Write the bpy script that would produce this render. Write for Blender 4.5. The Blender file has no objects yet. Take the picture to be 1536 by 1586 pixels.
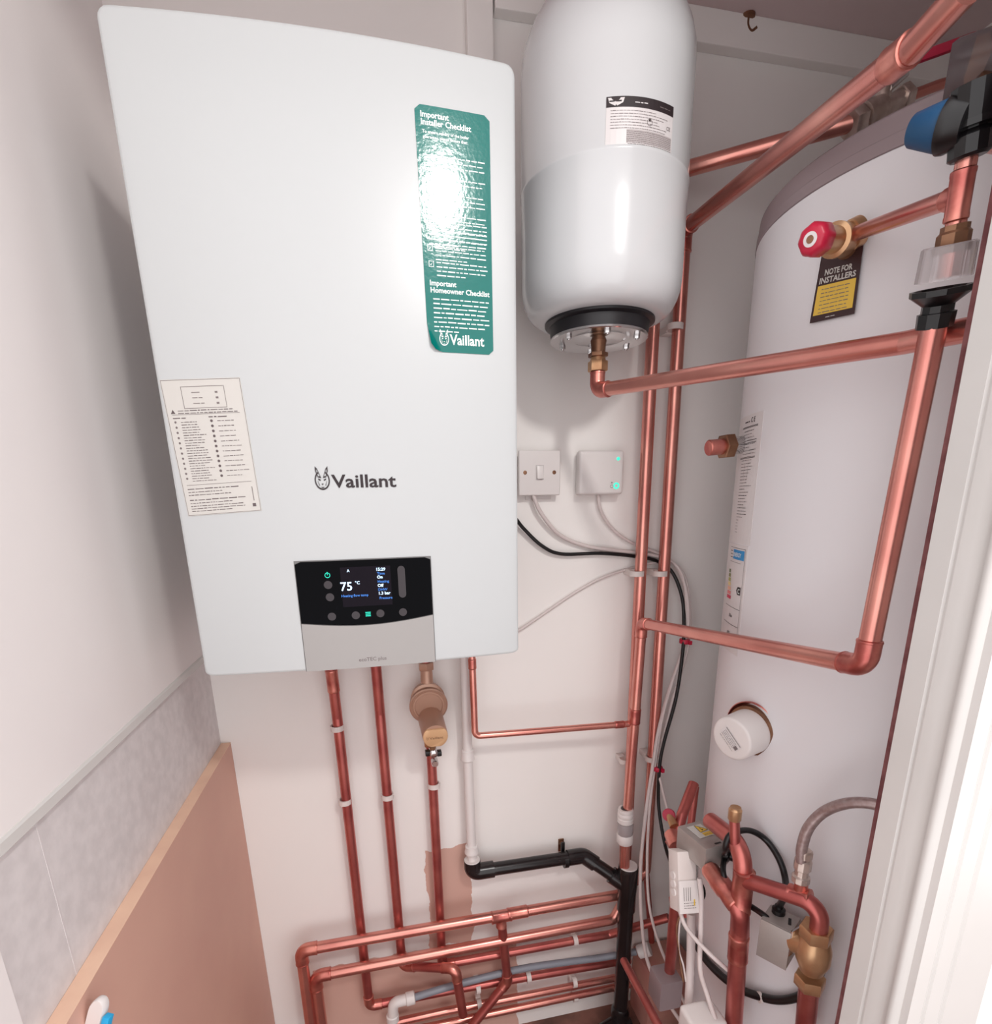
import bpy, bmesh, math, random
from mathutils import Vector as V, Matrix
random.seed(7)
C = bpy.context.scene.collection
PI = math.pi

# ---------------------------------------------------------------- camera
F, PY0 = 845.4158, 1003.3331
AX, AD, AF = V((.9767,-.2137,-.0172)), V((-.0726,-.2543,-.9644)), V((.2017,.9432,-.2639))
AX.normalize(); AF = (AF - AX*AF.dot(AX)).normalized(); AD = AF.cross(AX)
CAM = V((.23909,-1.12009,.22765))
cd = bpy.data.cameras.new('camera'); cam = bpy.data.objects.new('camera', cd); C.objects.link(cam)
cd.sensor_fit = 'HORIZONTAL'; cd.sensor_width = 36; cd.lens = F/1536*36
cd.shift_y = (PY0-793)/1536; cd.clip_start = .02
M = Matrix.Identity(4)
for i in range(3):
    M[i][0] = AX[i]; M[i][1] = -AD[i]; M[i][2] = -AF[i]; M[i][3] = CAM[i]
cam.matrix_world = M
bpy.context.scene.camera = cam

# ---------------------------------------------------------------- world, lamp, exposure
vs = bpy.context.scene.view_settings
vs.view_transform = 'Standard'; vs.look = 'None'; vs.gamma = 1; vs.exposure = 0.0
w = bpy.data.worlds.new('world'); bpy.context.scene.world = w; w.use_nodes = True
w.node_tree.nodes['Background'].inputs[0].default_value = (1, .972, .978, 1)
w.node_tree.nodes['Background'].inputs[1].default_value = 1.7
LAMP = V((.688,-1.62,1.17))
ld = bpy.data.lights.new('hall_ceiling_lamp', 'POINT'); lo = bpy.data.objects.new('hall_ceiling_lamp', ld)
C.objects.link(lo); lo.location = LAMP; ld.energy = 38; ld.shadow_soft_size = .075; ld.color = (1, .975, .94)

# ---------------------------------------------------------------- pixel helpers (a pixel of the frame + a known plane -> world point)
def ray(x, y): return AX*((x-768)/F) + AD*((y-PY0)/F) + AF
def at(x, y, Y): d = ray(x, y); return CAM + d*((Y-CAM.y)/d.y)
def atz(x, y, Z): d = ray(x, y); return CAM + d*((Z-CAM.z)/d.z)
def dep(x, y, D): return CAM + ray(x, y)*D
TC, TR = V((1.079,-.402)), .275
def tank(x, y, rr=TR):
    d = ray(x, y); o = V((CAM.x-TC.x, CAM.y-TC.y)); a = d.x*d.x+d.y*d.y; b = o.x*d.x+o.y*d.y; c = o.dot(o)-rr*rr
    return CAM + d*((-b-math.sqrt(max(0, b*b-a*c)))/a)

# ---------------------------------------------------------------- materials
def lin(c): return tuple((v/255/12.92 if v/255 <= .04045 else ((v/255+.055)/1.055)**2.4) for v in c) + (1,)
def mat(name, rgb, rough=.5, metal=0, noise=0, scale=20, rgb2=None, bump=0, bscale=80, trans=0, alpha=1, emit=0, coat=0, stretch=None, lo_=.35, hi_=.65):
    m = bpy.data.materials.new(name); m.use_nodes = True; nt = m.node_tree; b = nt.nodes['Principled BSDF']
    b.inputs['Base Color'].default_value = lin(rgb); b.inputs['Roughness'].default_value = rough; b.inputs['Metallic'].default_value = metal
    b.inputs['Transmission Weight'].default_value = trans; b.inputs['Alpha'].default_value = alpha; b.inputs['Coat Weight'].default_value = coat
    if emit: b.inputs['Emission Color'].default_value = lin(rgb); b.inputs['Emission Strength'].default_value = emit
    tc = nt.nodes.new('ShaderNodeTexCoord'); mp = nt.nodes.new('ShaderNodeMapping'); nt.links.new(tc.outputs['Object'], mp.inputs[0])
    if stretch: mp.inputs['Scale'].default_value = stretch
    if rgb2:
        n = nt.nodes.new('ShaderNodeTexNoise'); n.inputs['Scale'].default_value = scale; n.inputs['Detail'].default_value = 5
        r = nt.nodes.new('ShaderNodeValToRGB'); r.color_ramp.elements[0].position = lo_; r.color_ramp.elements[1].position = hi_
        r.color_ramp.elements[0].color = lin(rgb); r.color_ramp.elements[1].color = lin(rgb2)
        nt.links.new(mp.outputs[0], n.inputs['Vector']); nt.links.new(n.outputs[0], r.inputs[0]); nt.links.new(r.outputs[0], b.inputs['Base Color'])
    if bump:
        n2 = nt.nodes.new('ShaderNodeTexNoise'); n2.inputs['Scale'].default_value = bscale; n2.inputs['Detail'].default_value = 3
        bp = nt.nodes.new('ShaderNodeBump'); bp.inputs['Strength'].default_value = bump; bp.inputs['Distance'].default_value = .002
        nt.links.new(mp.outputs[0], n2.inputs['Vector']); nt.links.new(n2.outputs[0], bp.inputs['Height']); nt.links.new(bp.outputs[0], b.inputs['Normal'])
    return m
WALL = (241,237,234)
M_wall = mat('plaster_paint', WALL, .75, rgb2=(244,240,237), scale=3, bump=.12, bscale=14)
M_wall2 = mat('left_plaster', (236,230,229), .7, rgb2=(240,234,232), scale=4, bump=.25, bscale=9)
M_ceil = mat('ceiling_paint', (214,194,194), .8, bump=.1)
M_tile = mat('grey_tile', (210,204,204), .55, rgb2=(222,216,216), scale=55, bump=.1)
M_grout = mat('grout', (215,208,208), .8)
M_gloss = mat('white_gloss_paint', (206,203,200), .22, rgb2=(212,209,206), scale=5)
M_raw = mat('raw_brown_edge', (120,72,72), .8, rgb2=(92,46,48), scale=60)
M_mdf = mat('brown_board', (216,172,154), .6, rgb2=(210,164,148), scale=5)
M_mdfe = mat('board_edge', (238,200,174), .7, rgb2=(230,190,166), scale=20)
M_floor = mat('rough_floor', (92,64,56), .9, rgb2=(140,96,84), scale=12, bump=.5, bscale=30)
M_enamel = mat('white_enamel', (194,197,198), .33)
M_vessel = mat('vessel_paint', (213,215,217), .2, coat=.3, bump=.04, bscale=30)
M_tank = mat('cylinder_paint', (228,226,229), .38)
M_cap = mat('grey_plastic_cap', (150,135,138), .5)
M_dark = mat('shadow_gap', (120,118,118), .6)
M_black = mat('black_plastic', (14,12,14), .32)
M_blackr = mat('black_rubber', (26,24,28), .42)
M_waste = mat('black_waste_pipe', (20,18,20), .2, rgb2=(38,33,34), scale=30)
M_glass = mat('black_display_glass', (3,3,6), .04); M_glass.node_tree.nodes['Principled BSDF'].inputs['Specular IOR Level'].default_value = .06
M_flap = mat('silver_grey_flap', (160,156,154), .35, metal=.15)
M_copper = mat('copper', (232,164,150), .27, metal=.85, rgb2=(202,124,116), scale=9, bump=.05, bscale=60, lo_=.3, hi_=.75)
M_copperd = mat('copper_tarnished', (206,122,114), .34, metal=.82, rgb2=(172,88,86), scale=14, bump=.08, bscale=60, lo_=.3, hi_=.7)
M_fit = mat('copper_fitting', (226,150,136), .32, metal=.88, rgb2=(184,100,94), scale=30, bump=.1)
M_solder = mat('solder_ring', (226,196,186), .3, metal=1)
M_brass = mat('brass', (216,178,138), .34, metal=.75, rgb2=(184,138,102), scale=18, bump=.1)
M_dbrass = mat('dull_brass', (160,122,96), .4, metal=.8, rgb2=(112,76,58), scale=20)
M_bronze = mat('bronze_plastic', (190,152,132), .38, metal=.4)
M_bronzel = mat('bronze_cap_face', (222,180,138), .4, metal=.25)
M_chrome = mat('plated_steel', (214,212,212), .16, metal=1)
M_nickel = mat('nickel', (222,208,200), .3, metal=.8, rgb2=(186,168,158), scale=40)
M_white = mat('white_plastic', (228,222,220), .35)
M_clip = mat('clip_plastic', (224,214,210), .45)
M_cable = mat('white_cable', (216,204,202), .45)
M_cableb = mat('black_cable', (14,13,15), .35)
M_red = mat('red_plastic', (190,30,62), .35)
M_redlever = mat('red_lever', (176,36,66), .45)
M_blue = mat('blue_plastic', (12,66,104), .45)
M_skyb = mat('sky_blue_plastic', (40,170,225), .4)
M_grey = mat('grey_plastic_pipe', (136,140,150), .35)
M_zone = mat('zone_valve_metal', (184,176,172), .38, metal=.4, rgb2=(166,158,154), scale=10)
M_green = mat('teal_sticker', (0,112,104), .12, bump=.07, bscale=200)
M_paper = mat('sticker_paper', (204,201,196), .45)
M_paper2 = mat('label_paper', (222,217,217), .4)
M_ink = mat('ink', (40,28,32), .6)
M_greyink = mat('grey_ink', (120,110,110), .6)
M_lightink = mat('light_grey_ink', (186,178,178), .6)
M_wink = mat('white_ink', (240,248,246), .35)
M_yellow = mat('yellow_print', (228,190,76), .5)
M_tagb = mat('tag_brown', (58,34,36), .45)
M_plaster = mat('bare_plaster', (192,140,126), .85, rgb2=(180,118,110), scale=14, bump=.5, bscale=25)
M_hose = mat('braided_hose', (170,152,150), .35, metal=.5, rgb2=(150,128,126), scale=160)
M_scr = mat('screen_white', (190,225,255), .5, emit=1.3)
M_scrb = mat('screen_blue', (50,110,190), .5, emit=.9)
M_scrg = mat('screen_green', (20,200,170), .5, emit=.8)
M_led = mat('green_led', (60,225,190), .4, emit=.9)
M_btn = mat('touch_button', (44,36,41), .3)
M_scrbg = mat('screen_back', (24,19,27), .06); M_scrbg.node_tree.nodes['Principled BSDF'].inputs['Specular IOR Level'].default_value = .06
M_clear = bpy.data.materials.new('clear_plastic'); M_clear.use_nodes = True
_b = M_clear.node_tree.nodes['Principled BSDF']; _b.inputs['Base Color'].default_value = (.72,.67,.68,1); _b.inputs['Roughness'].default_value = .2
_b.inputs['Transmission Weight'].default_value = .6; _b.inputs['IOR'].default_value = 1.25
M_sleeve = M_clear.copy(); M_sleeve.name = 'grey_clear_plastic'; M_sleeve.node_tree.nodes['Principled BSDF'].inputs['Base Color'].default_value = (.36,.31,.32,1); M_sleeve.node_tree.nodes['Principled BSDF'].inputs['Transmission Weight'].default_value = .75
M_eb = mat('label_blue', (0,140,205), .4)
M_eg = [mat('band_'+n, c, .5) for n, c in (('dark_green',(96,110,60)),('green',(128,132,70)),('olive',(170,170,90)),('yellow',(236,214,150)),('orange',(238,180,150)),('salmon',(232,130,130)),('red',(206,40,80)))]

# ---------------------------------------------------------------- object helpers
WL = {}
def put(bm, name, m, parent=None, smooth=True, loc=None, ang=40):
    me = bpy.data.meshes.new(name)
    bmesh.ops.recalc_face_normals(bm, faces=bm.faces)
    base = WL[parent.name] if parent else None
    if parent is None:
        if loc is None:
            xs = [v.co for v in bm.verts]
            loc = V([ (min(c[i] for c in xs)+max(c[i] for c in xs))/2 for i in range(3)])
        base = V(loc)
    for v in bm.verts: v.co -= base
    bm.to_mesh(me); bm.free()
    for mm in (m if isinstance(m, (list, tuple)) else [m]): me.materials.append(mm)
    if smooth:
        for p in me.polygons: p.use_smooth = True
        me.set_sharp_from_angle(angle=math.radians(ang))
    o = bpy.data.objects.new(name, me); C.objects.link(o)
    if parent: o.parent = parent
    else: o.location = base
    WL[o.name] = V(base)
    return o
def tag(o, label, cat=None, group=None, kind=None):
    if label: o['label'] = label
    if cat: o['category'] = cat
    if group: o['group'] = group
    if kind: o['kind'] = kind
    return o
def thing(name, loc, label, cat, group=None):
    o = bpy.data.objects.new(name, None); C.objects.link(o); o.location = loc; o.empty_display_size = .02
    WL[o.name] = V(loc)
    return tag(o, label, cat, group)
def frame(d):
    d = V(d).normalized(); a = V((0,0,1)) if abs(d.z) < .9 else V((1,0,0))
    x = d.cross(a).normalized(); return x, d.cross(x).normalized(), d
def box(bm, c, s, bev=0, axes=None, seg=2):
    ax = axes or (V((1,0,0)), V((0,1,0)), V((0,0,1))); b = bmesh.new()
    bmesh.ops.create_cube(b, size=1)
    for v in b.verts: v.co = V((v.co.x*s[0], v.co.y*s[1], v.co.z*s[2]))
    if bev: bmesh.ops.bevel(b, geom=b.edges[:], offset=bev, segments=seg, affect='EDGES', profile=.6)
    for v in b.verts: v.co = V(c) + ax[0]*v.co.x + ax[1]*v.co.y + ax[2]*v.co.z
    merge(bm, b)
def box2(bm, a, b_, bev=0):
    a, b_ = V(a), V(b_); box(bm, (a+b_)/2, [abs(b_[i]-a[i]) for i in range(3)], bev)
def merge(bm, b, mi=0):
    vm = {v: bm.verts.new(v.co) for v in b.verts}
    for f in b.faces:
        try: nf = bm.faces.new([vm[v] for v in f.verts]); nf.material_index = mi or f.material_index
        except ValueError: pass
    b.free()
def ring_loft(bm, rings, closed=True, capa=True, capb=True, mi=0):
    vr = [[bm.verts.new(p) for p in r] for r in rings]; n = len(vr[0])
    for a, b in zip(vr, vr[1:]):
        for i in range(n if closed else n-1):
            j = (i+1) % n; f = bm.faces.new((a[i], a[j], b[j], b[i])); f.material_index = mi
    if capa: bm.faces.new(vr[0][::-1]).material_index = mi
    if capb: bm.faces.new(vr[-1]).material_index = mi
def lathe(bm, p0, d, prof, n=40, capa=True, capb=True, mi=0, phase=0):
    x, y, d = frame(d); p0 = V(p0); rings = []
    for h, r in prof: rings.append([p0 + d*h + x*(r*math.cos(2*PI*i/n+phase)) + y*(r*math.sin(2*PI*i/n+phase)) for i in range(n)])
    ring_loft(bm, rings, True, capa, capb, mi)
def hexnut(bm, p0, d, r, h): 
    lathe(bm, p0, d, [(0, r*.93), (h*.08, r), (h*.92, r), (h, r*.93)], n=6)
def fillet(pts, rb, n=8):
    pts = [V(p) for p in pts]; out = [pts[0]]; marks = []
    for i in range(1, len(pts)-1):
        a, b, c = pts[i-1], pts[i], pts[i+1]; u = (a-b).normalized(); w_ = (c-b).normalized()
        al = u.angle(w_)
        if al > PI-.02: out.append(b); marks.append((b, b)); continue
        t = min(rb/math.tan(al/2), (a-b).length*.48, (c-b).length*.48); r = t*math.tan(al/2)
        cen = b + (u+w_).normalized()*(r/math.sin(al/2)); s = b+u*t-cen; e = b+w_*t-cen
        th = s.angle(e); axis = s.cross(e).normalized()
        for k in range(n+1): out.append(cen + Matrix.Rotation(th*k/n, 3, axis) @ s)
    out.append(pts[-1]); return out
def sweep(bm, pts, r, n=20, cap=True, mi=0, rf=None):
    pts = [V(p) for p in pts]; t0 = (pts[1]-pts[0]).normalized(); x, y, _ = frame(t0); rings = []
    pt = t0
    for i, p in enumerate(pts):
        if i == 0: t = t0
        elif i == len(pts)-1: t = (pts[i]-pts[i-1]).normalized()
        else: t = ((pts[i+1]-p).normalized()+(p-pts[i-1]).normalized()).normalized()
        q = pt.rotation_difference(t); x = q @ x; y = q @ y; pt = t
        rr = rf(i/(len(pts)-1)) if rf else r
        rings.append([p + x*(rr*math.cos(2*PI*k/n)) + y*(rr*math.sin(2*PI*k/n)) for k in range(n)])
    ring_loft(bm, rings, True, cap, cap, mi)
def spline(pts, n=8):
    pts = [V(p) for p in pts]; P = [pts[0]*2-pts[1]] + pts + [pts[-1]*2-pts[-2]]; out = []
    for i in range(1, len(P)-2):
        for k in range(n):
            t = k/n; a, b, c, d = P[i-1:i+3]
            out.append(.5*((2*b)+(c-a)*t+(2*a-5*b+4*c-d)*t*t+(3*b-a-3*c+d)*t**3))
    out.append(pts[-1]); return out
def pipe(name, label, pts, r=.011, rb=.018, elbows=(), coup=(), tees=(), group=None, m=None, cat='pipe', part='tube', er=1.14, ext=1.1):
    """a pipe run: tube part + soldered fittings at bends / along the run"""
    pts = [V(p) for p in pts]; m = m or M_copper
    if not (elbows or coup or tees):
        bm = bmesh.new(); sweep(bm, fillet(pts, rb), r); o = put(bm, name, m); return tag(o, label, cat, group)
    root = thing(name, pts[0], label, cat, group)
    bm = bmesh.new(); sweep(bm, fillet(pts, rb), r); put(bm, part, m, root)
    for i in elbows:
        a, b, c = pts[i-1], pts[i], pts[i+1]; u = (a-b).normalized(); w_ = (c-b).normalized()
        al = u.angle(w_); t = rb/math.tan(al/2) + r*ext
        bm = bmesh.new(); sweep(bm, fillet([b+u*t, b, b+w_*t], rb), r*er)
        for q, dd in ((b+u*t, u), (b+w_*t, w_)): lathe(bm, q-dd*.002, dd, [(0,r*er*1.02),(.001,r*er*1.05),(.0025,r*er*1.02),(.0035,r*1.02)], 20)
        put(bm, 'elbow_fitting', M_fit, root)
    for i, t, L in coup:
        a, b = pts[i], pts[i+1]; d = (b-a).normalized(); p = a.lerp(b, t)
        bm = bmesh.new(); lathe(bm, p-d*L/2, d, [(0,r*1.02),(.001,r*er),(.003,r*er*1.03),(.006,r*er),(L-.006,r*er),(L-.003,r*er*1.03),(L-.001,r*er),(L,r*1.02)], 20)
        put(bm, 'coupling', M_fit, root)
    for p, d, L, d2, L2, r2 in tees:
        d = V(d).normalized(); d2 = V(d2).normalized(); p = V(p); bm = bmesh.new()
        lathe(bm, p-d*L/2, d, [(0,r*1.02),(.001,r*er*1.04),(.004,r*er*1.04),(.005,r*er),(L-.005,r*er),(L-.004,r*er*1.04),(L-.001,r*er*1.04),(L,r*1.02)], 20)
        lathe(bm, p, d2, [(0,r2*er),(L2-.005,r2*er),(L2-.004,r2*er*1.04),(L2-.001,r2*er*1.04),(L2,r2*1.02)], 20)
        put(bm, 'tee_fitting', M_fit, root)
    return root
def cable(name, label, pts, r=.0035, m=None, n=8, cat='cable', group=None, s=8):
    bm = bmesh.new(); sweep(bm, spline(pts, s), r, n=10); return tag(put(bm, name, m or M_cable), label, cat, group)
def clip(p, axis, r, label, wallY=0.0, wd=.011):
    """plastic clip: C ring round the pipe on a stem to the wall behind"""
    p = V(p); d = V(axis).normalized(); y = V((0,1,0)); y = (y-d*y.dot(d)).normalized(); x = d.cross(y)
    bm = bmesh.new(); n = 18; rings = []
    for k in range(n+1):
        a = math.radians(-52) + math.radians(284)*k/n; c, s = math.cos(a), math.sin(a)
        dr = x*c - y*s
        rings.append([p+dr*(r*1.03)-d*wd/2, p+dr*(r*1.28)-d*wd/2, p+dr*(r*1.28)+d*wd/2, p+dr*(r*1.03)+d*wd/2])
    ring_loft(bm, rings)
    st = wallY - p.y - r*1.1
    if st > .002: box(bm, p+y*(r*1.1+st/2), (r*1.7, st, wd*1.15), .0008, (x, y, d))
    return tag(put(bm, 'pipe_clip', M_clip), label, 'pipe clip', 'white plastic pipe clips')

# decals: 2D shapes mapped on a surface by fn(u, v, h)
def poly(bm, pts, fn, h, mi=0):
    try: f = bm.faces.new([bm.verts.new(fn(u, v, h)) for u, v in pts]); f.material_index = mi
    except ValueError: pass
def rect(bm, u0, v0, u1, v1, fn, h, mi=0, n=1, t=0):
    """thin slab (or sheet when t = 0) subdivided along u"""
    for k in range(n):
        a = u0+(u1-u0)*k/n; b = u0+(u1-u0)*(k+1)/n
        poly(bm, [(a,v0),(b,v0),(b,v1),(a,v1)], fn, h, mi)
    if t:
        for k in range(n):
            a = u0+(u1-u0)*k/n; b = u0+(u1-u0)*(k+1)/n
            for vv in (v0, v1): 
                f = bm.faces.new([bm.verts.new(q) for q in (fn(a,vv,h), fn(b,vv,h), fn(b,vv,h-t), fn(a,vv,h-t))]); f.material_index = mi
        for uu in (u0, u1):
            f = bm.faces.new([bm.verts.new(q) for q in (fn(uu,v0,h), fn(uu,v1,h), fn(uu,v1,h-t), fn(uu,v0,h-t))]); f.material_index = mi
_tc = {}
def glyphs(s, bold):
    if (s, bold) in _tc: return _tc[(s, bold)]
    cu = bpy.data.curves.new('t', 'FONT'); cu.body = s; cu.size = 1; cu.resolution_u = 2; cu.offset = bold
    o = bpy.data.objects.new('t', cu); C.objects.link(o); bpy.context.view_layer.update()
    me = bpy.data.meshes.new_from_object(o.evaluated_get(bpy.context.evaluated_depsgraph_get()))
    vs_ = [(v.co.x, v.co.y) for v in me.vertices]; fs = [tuple(p.vertices) for p in me.polygons]
    bpy.data.objects.remove(o); bpy.data.curves.remove(cu); bpy.data.meshes.remove(me)
    _tc[(s, bold)] = (vs_, fs); return vs_, fs
def text(bm, s, u, v, size, fn, h, mi=0, bold=0.0, align='L', width=None, rot=0):
    vs_, fs = glyphs(s, bold)
    if not vs_: return
    x0 = min(p[0] for p in vs_); x1 = max(p[0] for p in vs_); sx = size
    if width: sx = width/(x1-x0)
    off = {'L':-x0, 'C':-(x0+x1)/2, 'R':-x1}[align]; c, sn = math.cos(rot), math.sin(rot); nv = []
    for px, py in vs_:
        a = (px+off)*sx; b = py*size; nv.append(bm.verts.new(fn(u+a*c-b*sn, v+a*sn+b*c, h)))
    for f in fs:
        try: bm.faces.new([nv[i] for i in f]).material_index = mi
        except ValueError: pass
def smalltext(bm, u0, u1, v, hh, fn, h, mi=0, fill=1.0):
    """one line of print too small to read: word-sized dashes"""
    u = u0; end = u0+(u1-u0)*fill
    while u < end-hh:
        L = hh*random.choice((1.2,2,2.6,3.4,4.2)); L = min(L, end-u)
        rect(bm, u, v+random.uniform(-.05,.05)*hh, u+L, v+hh*random.uniform(.36,.5), fn, h, mi, 1); u += L+hh*.55
def bilin(TL, TR_, BR, BL, W, H, nrm):
    def fn(u, v, h):
        a = u/W; b = 1-v/H; return (TL*(1-a)+TR_*a)*(1-b) + (BL*(1-a)+BR*a)*b + nrm*h
    return fn
def emblem(bm, u, v, s, fn, h, mi=0):
    """egg ring with two long ears and a small face"""
    n = 28
    for k in range(n):
        def e(a, q): return (u+math.sin(a)*s*.36*q, v+math.cos(a)*s*.46*q-s*.04)
        a0, a1 = 2*PI*k/n, 2*PI*(k+1)/n
        if abs(math.sin((a0+a1)/2)) < .5 and math.cos(a0) > .5: continue
        poly(bm, [e(a0,1),e(a1,1),e(a1,.84),e(a0,.84)], fn, h, mi)
    for sg in (-1, 1):
        ear = [(sg*.04,.06),(sg*.2,.5),(sg*.3,.62),(sg*.3,.4),(sg*.2,.1)]
        inn = [(sg*.1,.16),(sg*.22,.46),(sg*.25,.48),(sg*.25,.38),(sg*.18,.14)]
        for a in range(5):
            b = (a+1) % 5; poly(bm, [(u+ear[a][0]*s,v+ear[a][1]*s),(u+ear[b][0]*s,v+ear[b][1]*s),(u+inn[b][0]*s,v+inn[b][1]*s),(u+inn[a][0]*s,v+inn[a][1]*s)], fn, h, mi)
        poly(bm, [(u+sg*.06*s,v-.02*s),(u+sg*.18*s,v+.05*s),(u+sg*.19*s,v-.01*s),(u+sg*.1*s,v-.07*s)], fn, h, mi)
        poly(bm, [(u+sg*.2*s,v-.08*s),(u+sg*.22*s,v-.06*s),(u+sg*.16*s,v-.3*s),(u+sg*.13*s,v-.29*s)], fn, h, mi)
    poly(bm, [(u-.05*s,v-.2*s),(u+.05*s,v-.2*s),(u,v-.28*s)], fn, h, mi)
    poly(bm, [(u-.1*s,v-.36*s),(u+.1*s,v-.36*s),(u,v-.41*s)], fn, h, mi)

# ================================================================ SETTING
ZC, ZF = 1.045, -1.145
def struct(bm, name, m, smooth=False): o = put(bm, name, m, smooth=smooth); o['kind'] = 'structure'; return o
# back wall with bare plaster patches that have a shape of their own
def wall_mat():
    m = M_wall; nt = m.node_tree; b = nt.nodes['Principled BSDF']; m = m.copy(); m.name = 'back_wall_paint'; nt = m.node_tree; b = nt.nodes['Principled BSDF']
    N = nt.nodes.new; L = nt.links.new
    geo = N('ShaderNodeNewGeometry'); ns = N('ShaderNodeTexNoise'); ns.inputs['Scale'].default_value = 22; ns.inputs['Detail'].default_value = 6
    L(geo.outputs['Position'], ns.inputs['Vector'])
    sub = N('ShaderNodeVectorMath'); sub.operation = 'SUBTRACT'; sub.inputs[1].default_value = (.5,.5,.5); L(ns.outputs['Color'], sub.inputs[0])
    scl = N('ShaderNodeVectorMath'); scl.operation = 'SCALE'; scl.inputs[3].default_value = .035; L(sub.outputs[0], scl.inputs[0])
    add = N('ShaderNodeVectorMath'); L(geo.outputs['Position'], add.inputs[0]); L(scl.outputs[0], add.inputs[1])
    sep = N('ShaderNodeSeparateXYZ'); L(add.outputs[0], sep.inputs[0])
    def mth(op, a, v):
        n = N('ShaderNodeMath'); n.operation = op
        for i, q in enumerate((a, v)):
            if isinstance(q, (int, float)): n.inputs[i].default_value = q
            else: L(q, n.inputs[i])
        return n.outputs[0]
    def rectm(x0, x1, z0, z1):
        a = mth('MULTIPLY', mth('GREATER_THAN', sep.outputs[0], x0), mth('LESS_THAN', sep.outputs[0], x1))
        c = mth('MULTIPLY', mth('GREATER_THAN', sep.outputs[2], z0), mth('LESS_THAN', sep.outputs[2], z1))
        return mth('MULTIPLY', a, c)
    r = mth('MAXIMUM', rectm(.300,.408,-.84,-.565), rectm(.02,.52,-1.3,-.845))
    mx = N('ShaderNodeMix'); mx.data_type = 'RGBA'; mx.inputs[7].default_value = lin((212,172,158)); L(r, mx.inputs[0])
    old = [l.from_socket for l in nt.links if l.to_socket == b.inputs['Base Color']][0]
    L(old, mx.inputs[6]); L(mx.outputs[2], b.inputs['Base Color']); return m
bm = bmesh.new(); box2(bm, (-.2,0,ZF-.1), (1.5,.08,ZC+.1)); struct(bm, 'wall_back', wall_mat())
bm = bmesh.new(); box2(bm, (-.2,-1.0,-.056), (-.095,0,ZC+.1)); box2(bm, (-.2,-.665,-1.3), (-.0925,-1.0,-.056)); struct(bm, 'wall_left', M_wall2)
bm = bmesh.new(); box2(bm, (-.2,-.665,-1.3), (-.098,0,-.0575)); struct(bm, 'wall_tiles', M_tile)
bm = bmesh.new()
for yy in (-.5755, ): box2(bm, (-.0985,yy-.0012,-1.2), (-.0976,yy+.0012,-.06))
box2(bm, (-.0985,-.665,-.063), (-.0972,0,-.0575)); struct(bm, 'trim_1', M_grout)
bm = bmesh.new(); prof = [(-.0945,-.0475),(-.0925,-.0500),(-.0915,-.0595),(-.0935,-.0615),(-.0985,-.0615),(-.0985,-.0475)]
ring_loft(bm, [[V((x,y,z)) for x, z in prof] for y in (-.664,-.0005)]); struct(bm, 'trim_2', M_gloss)
bm = bmesh.new(); box2(bm, (1.40,-.72,ZF-.1), (1.5,0,ZC+.1)); struct(bm, 'wall_right', M_wall)
bm = bmesh.new(); box2(bm, (.745,-.775,ZF-.1), (1.5,-.708,ZC+.1)); struct(bm, 'wall_front', M_wall)
bm = bmesh.new(); box2(bm, (-.2,-.775,.97), (.745,-.71,ZC+.1)); struct(bm, 'trim_6', M_gloss); 
bm = bmesh.new(); box2(bm, (-.2,-.775,ZC), (1.5,.05,ZC+.06)); struct(bm, 'ceiling', M_ceil)
bm = bmesh.new(); box2(bm, (-.2,-2.2,ZF-.06), (2.2,.05,ZF)); struct(bm, 'floor', M_floor)
# batten under the ceiling and vertical boxed strip
bm = bmesh.new(); box2(bm, (.492,-.022,.995), (1.40,0,ZC), .002); struct(bm, 'trim_3', M_wall)
bm = bmesh.new(); box2(bm, (.445,-.018,.30), (.489,0,ZC), .002); struct(bm, 'trim_4', M_wall)
# door lining: raw edge, moulded jamb, architrave
bm = bmesh.new(); box2(bm, (.7232,-.7202,ZF), (.745,-.714,ZC)); struct(bm, 'trim_5', M_raw)
bm = bmesh.new()
jp = [(.7215,-.7202),(.7215,-.741),(.7235,-.7425),(.7235,-.7445),(.7215,-.746),(.7222,-.757),(.7245,-.762),(.7235,-.767),(.7205,-.7695),(.7195,-.773),(.721,-.7765),(.7255,-.779),(.7265,-.786),
      (.741,-.787),(.743,-.7855),(.745,-.7855),(.7465,-.7875),(.760,-.7895),(.762,-.788),(.764,-.788),(.766,-.790),(.81,-.792),(.81,-.7202)]
ring_loft(bm, [[V((x,y,z)) for x, y in jp] for z in (ZF, ZC)]); struct(bm, 'door_1', M_gloss, True)

# brown board along the left wall
t = thing('wall_board', (-.09,-.35,ZF), 'large plain brown board standing against the grey tiles of the left wall', 'board')
bm = bmesh.new(); box2(bm, (-.0975,-.69,ZF), (-.0795,-.001,-.2445)); put(bm, 'board_panel', M_mdf, t, smooth=False)
bm = bmesh.new(); box2(bm, (-.0978,-.69,-.2445), (-.079,-.001,-.2435), .0003); o = put(bm, 'board_edge', M_mdfe, t, smooth=False); o['label'] = 'pale sawn top edge'

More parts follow.
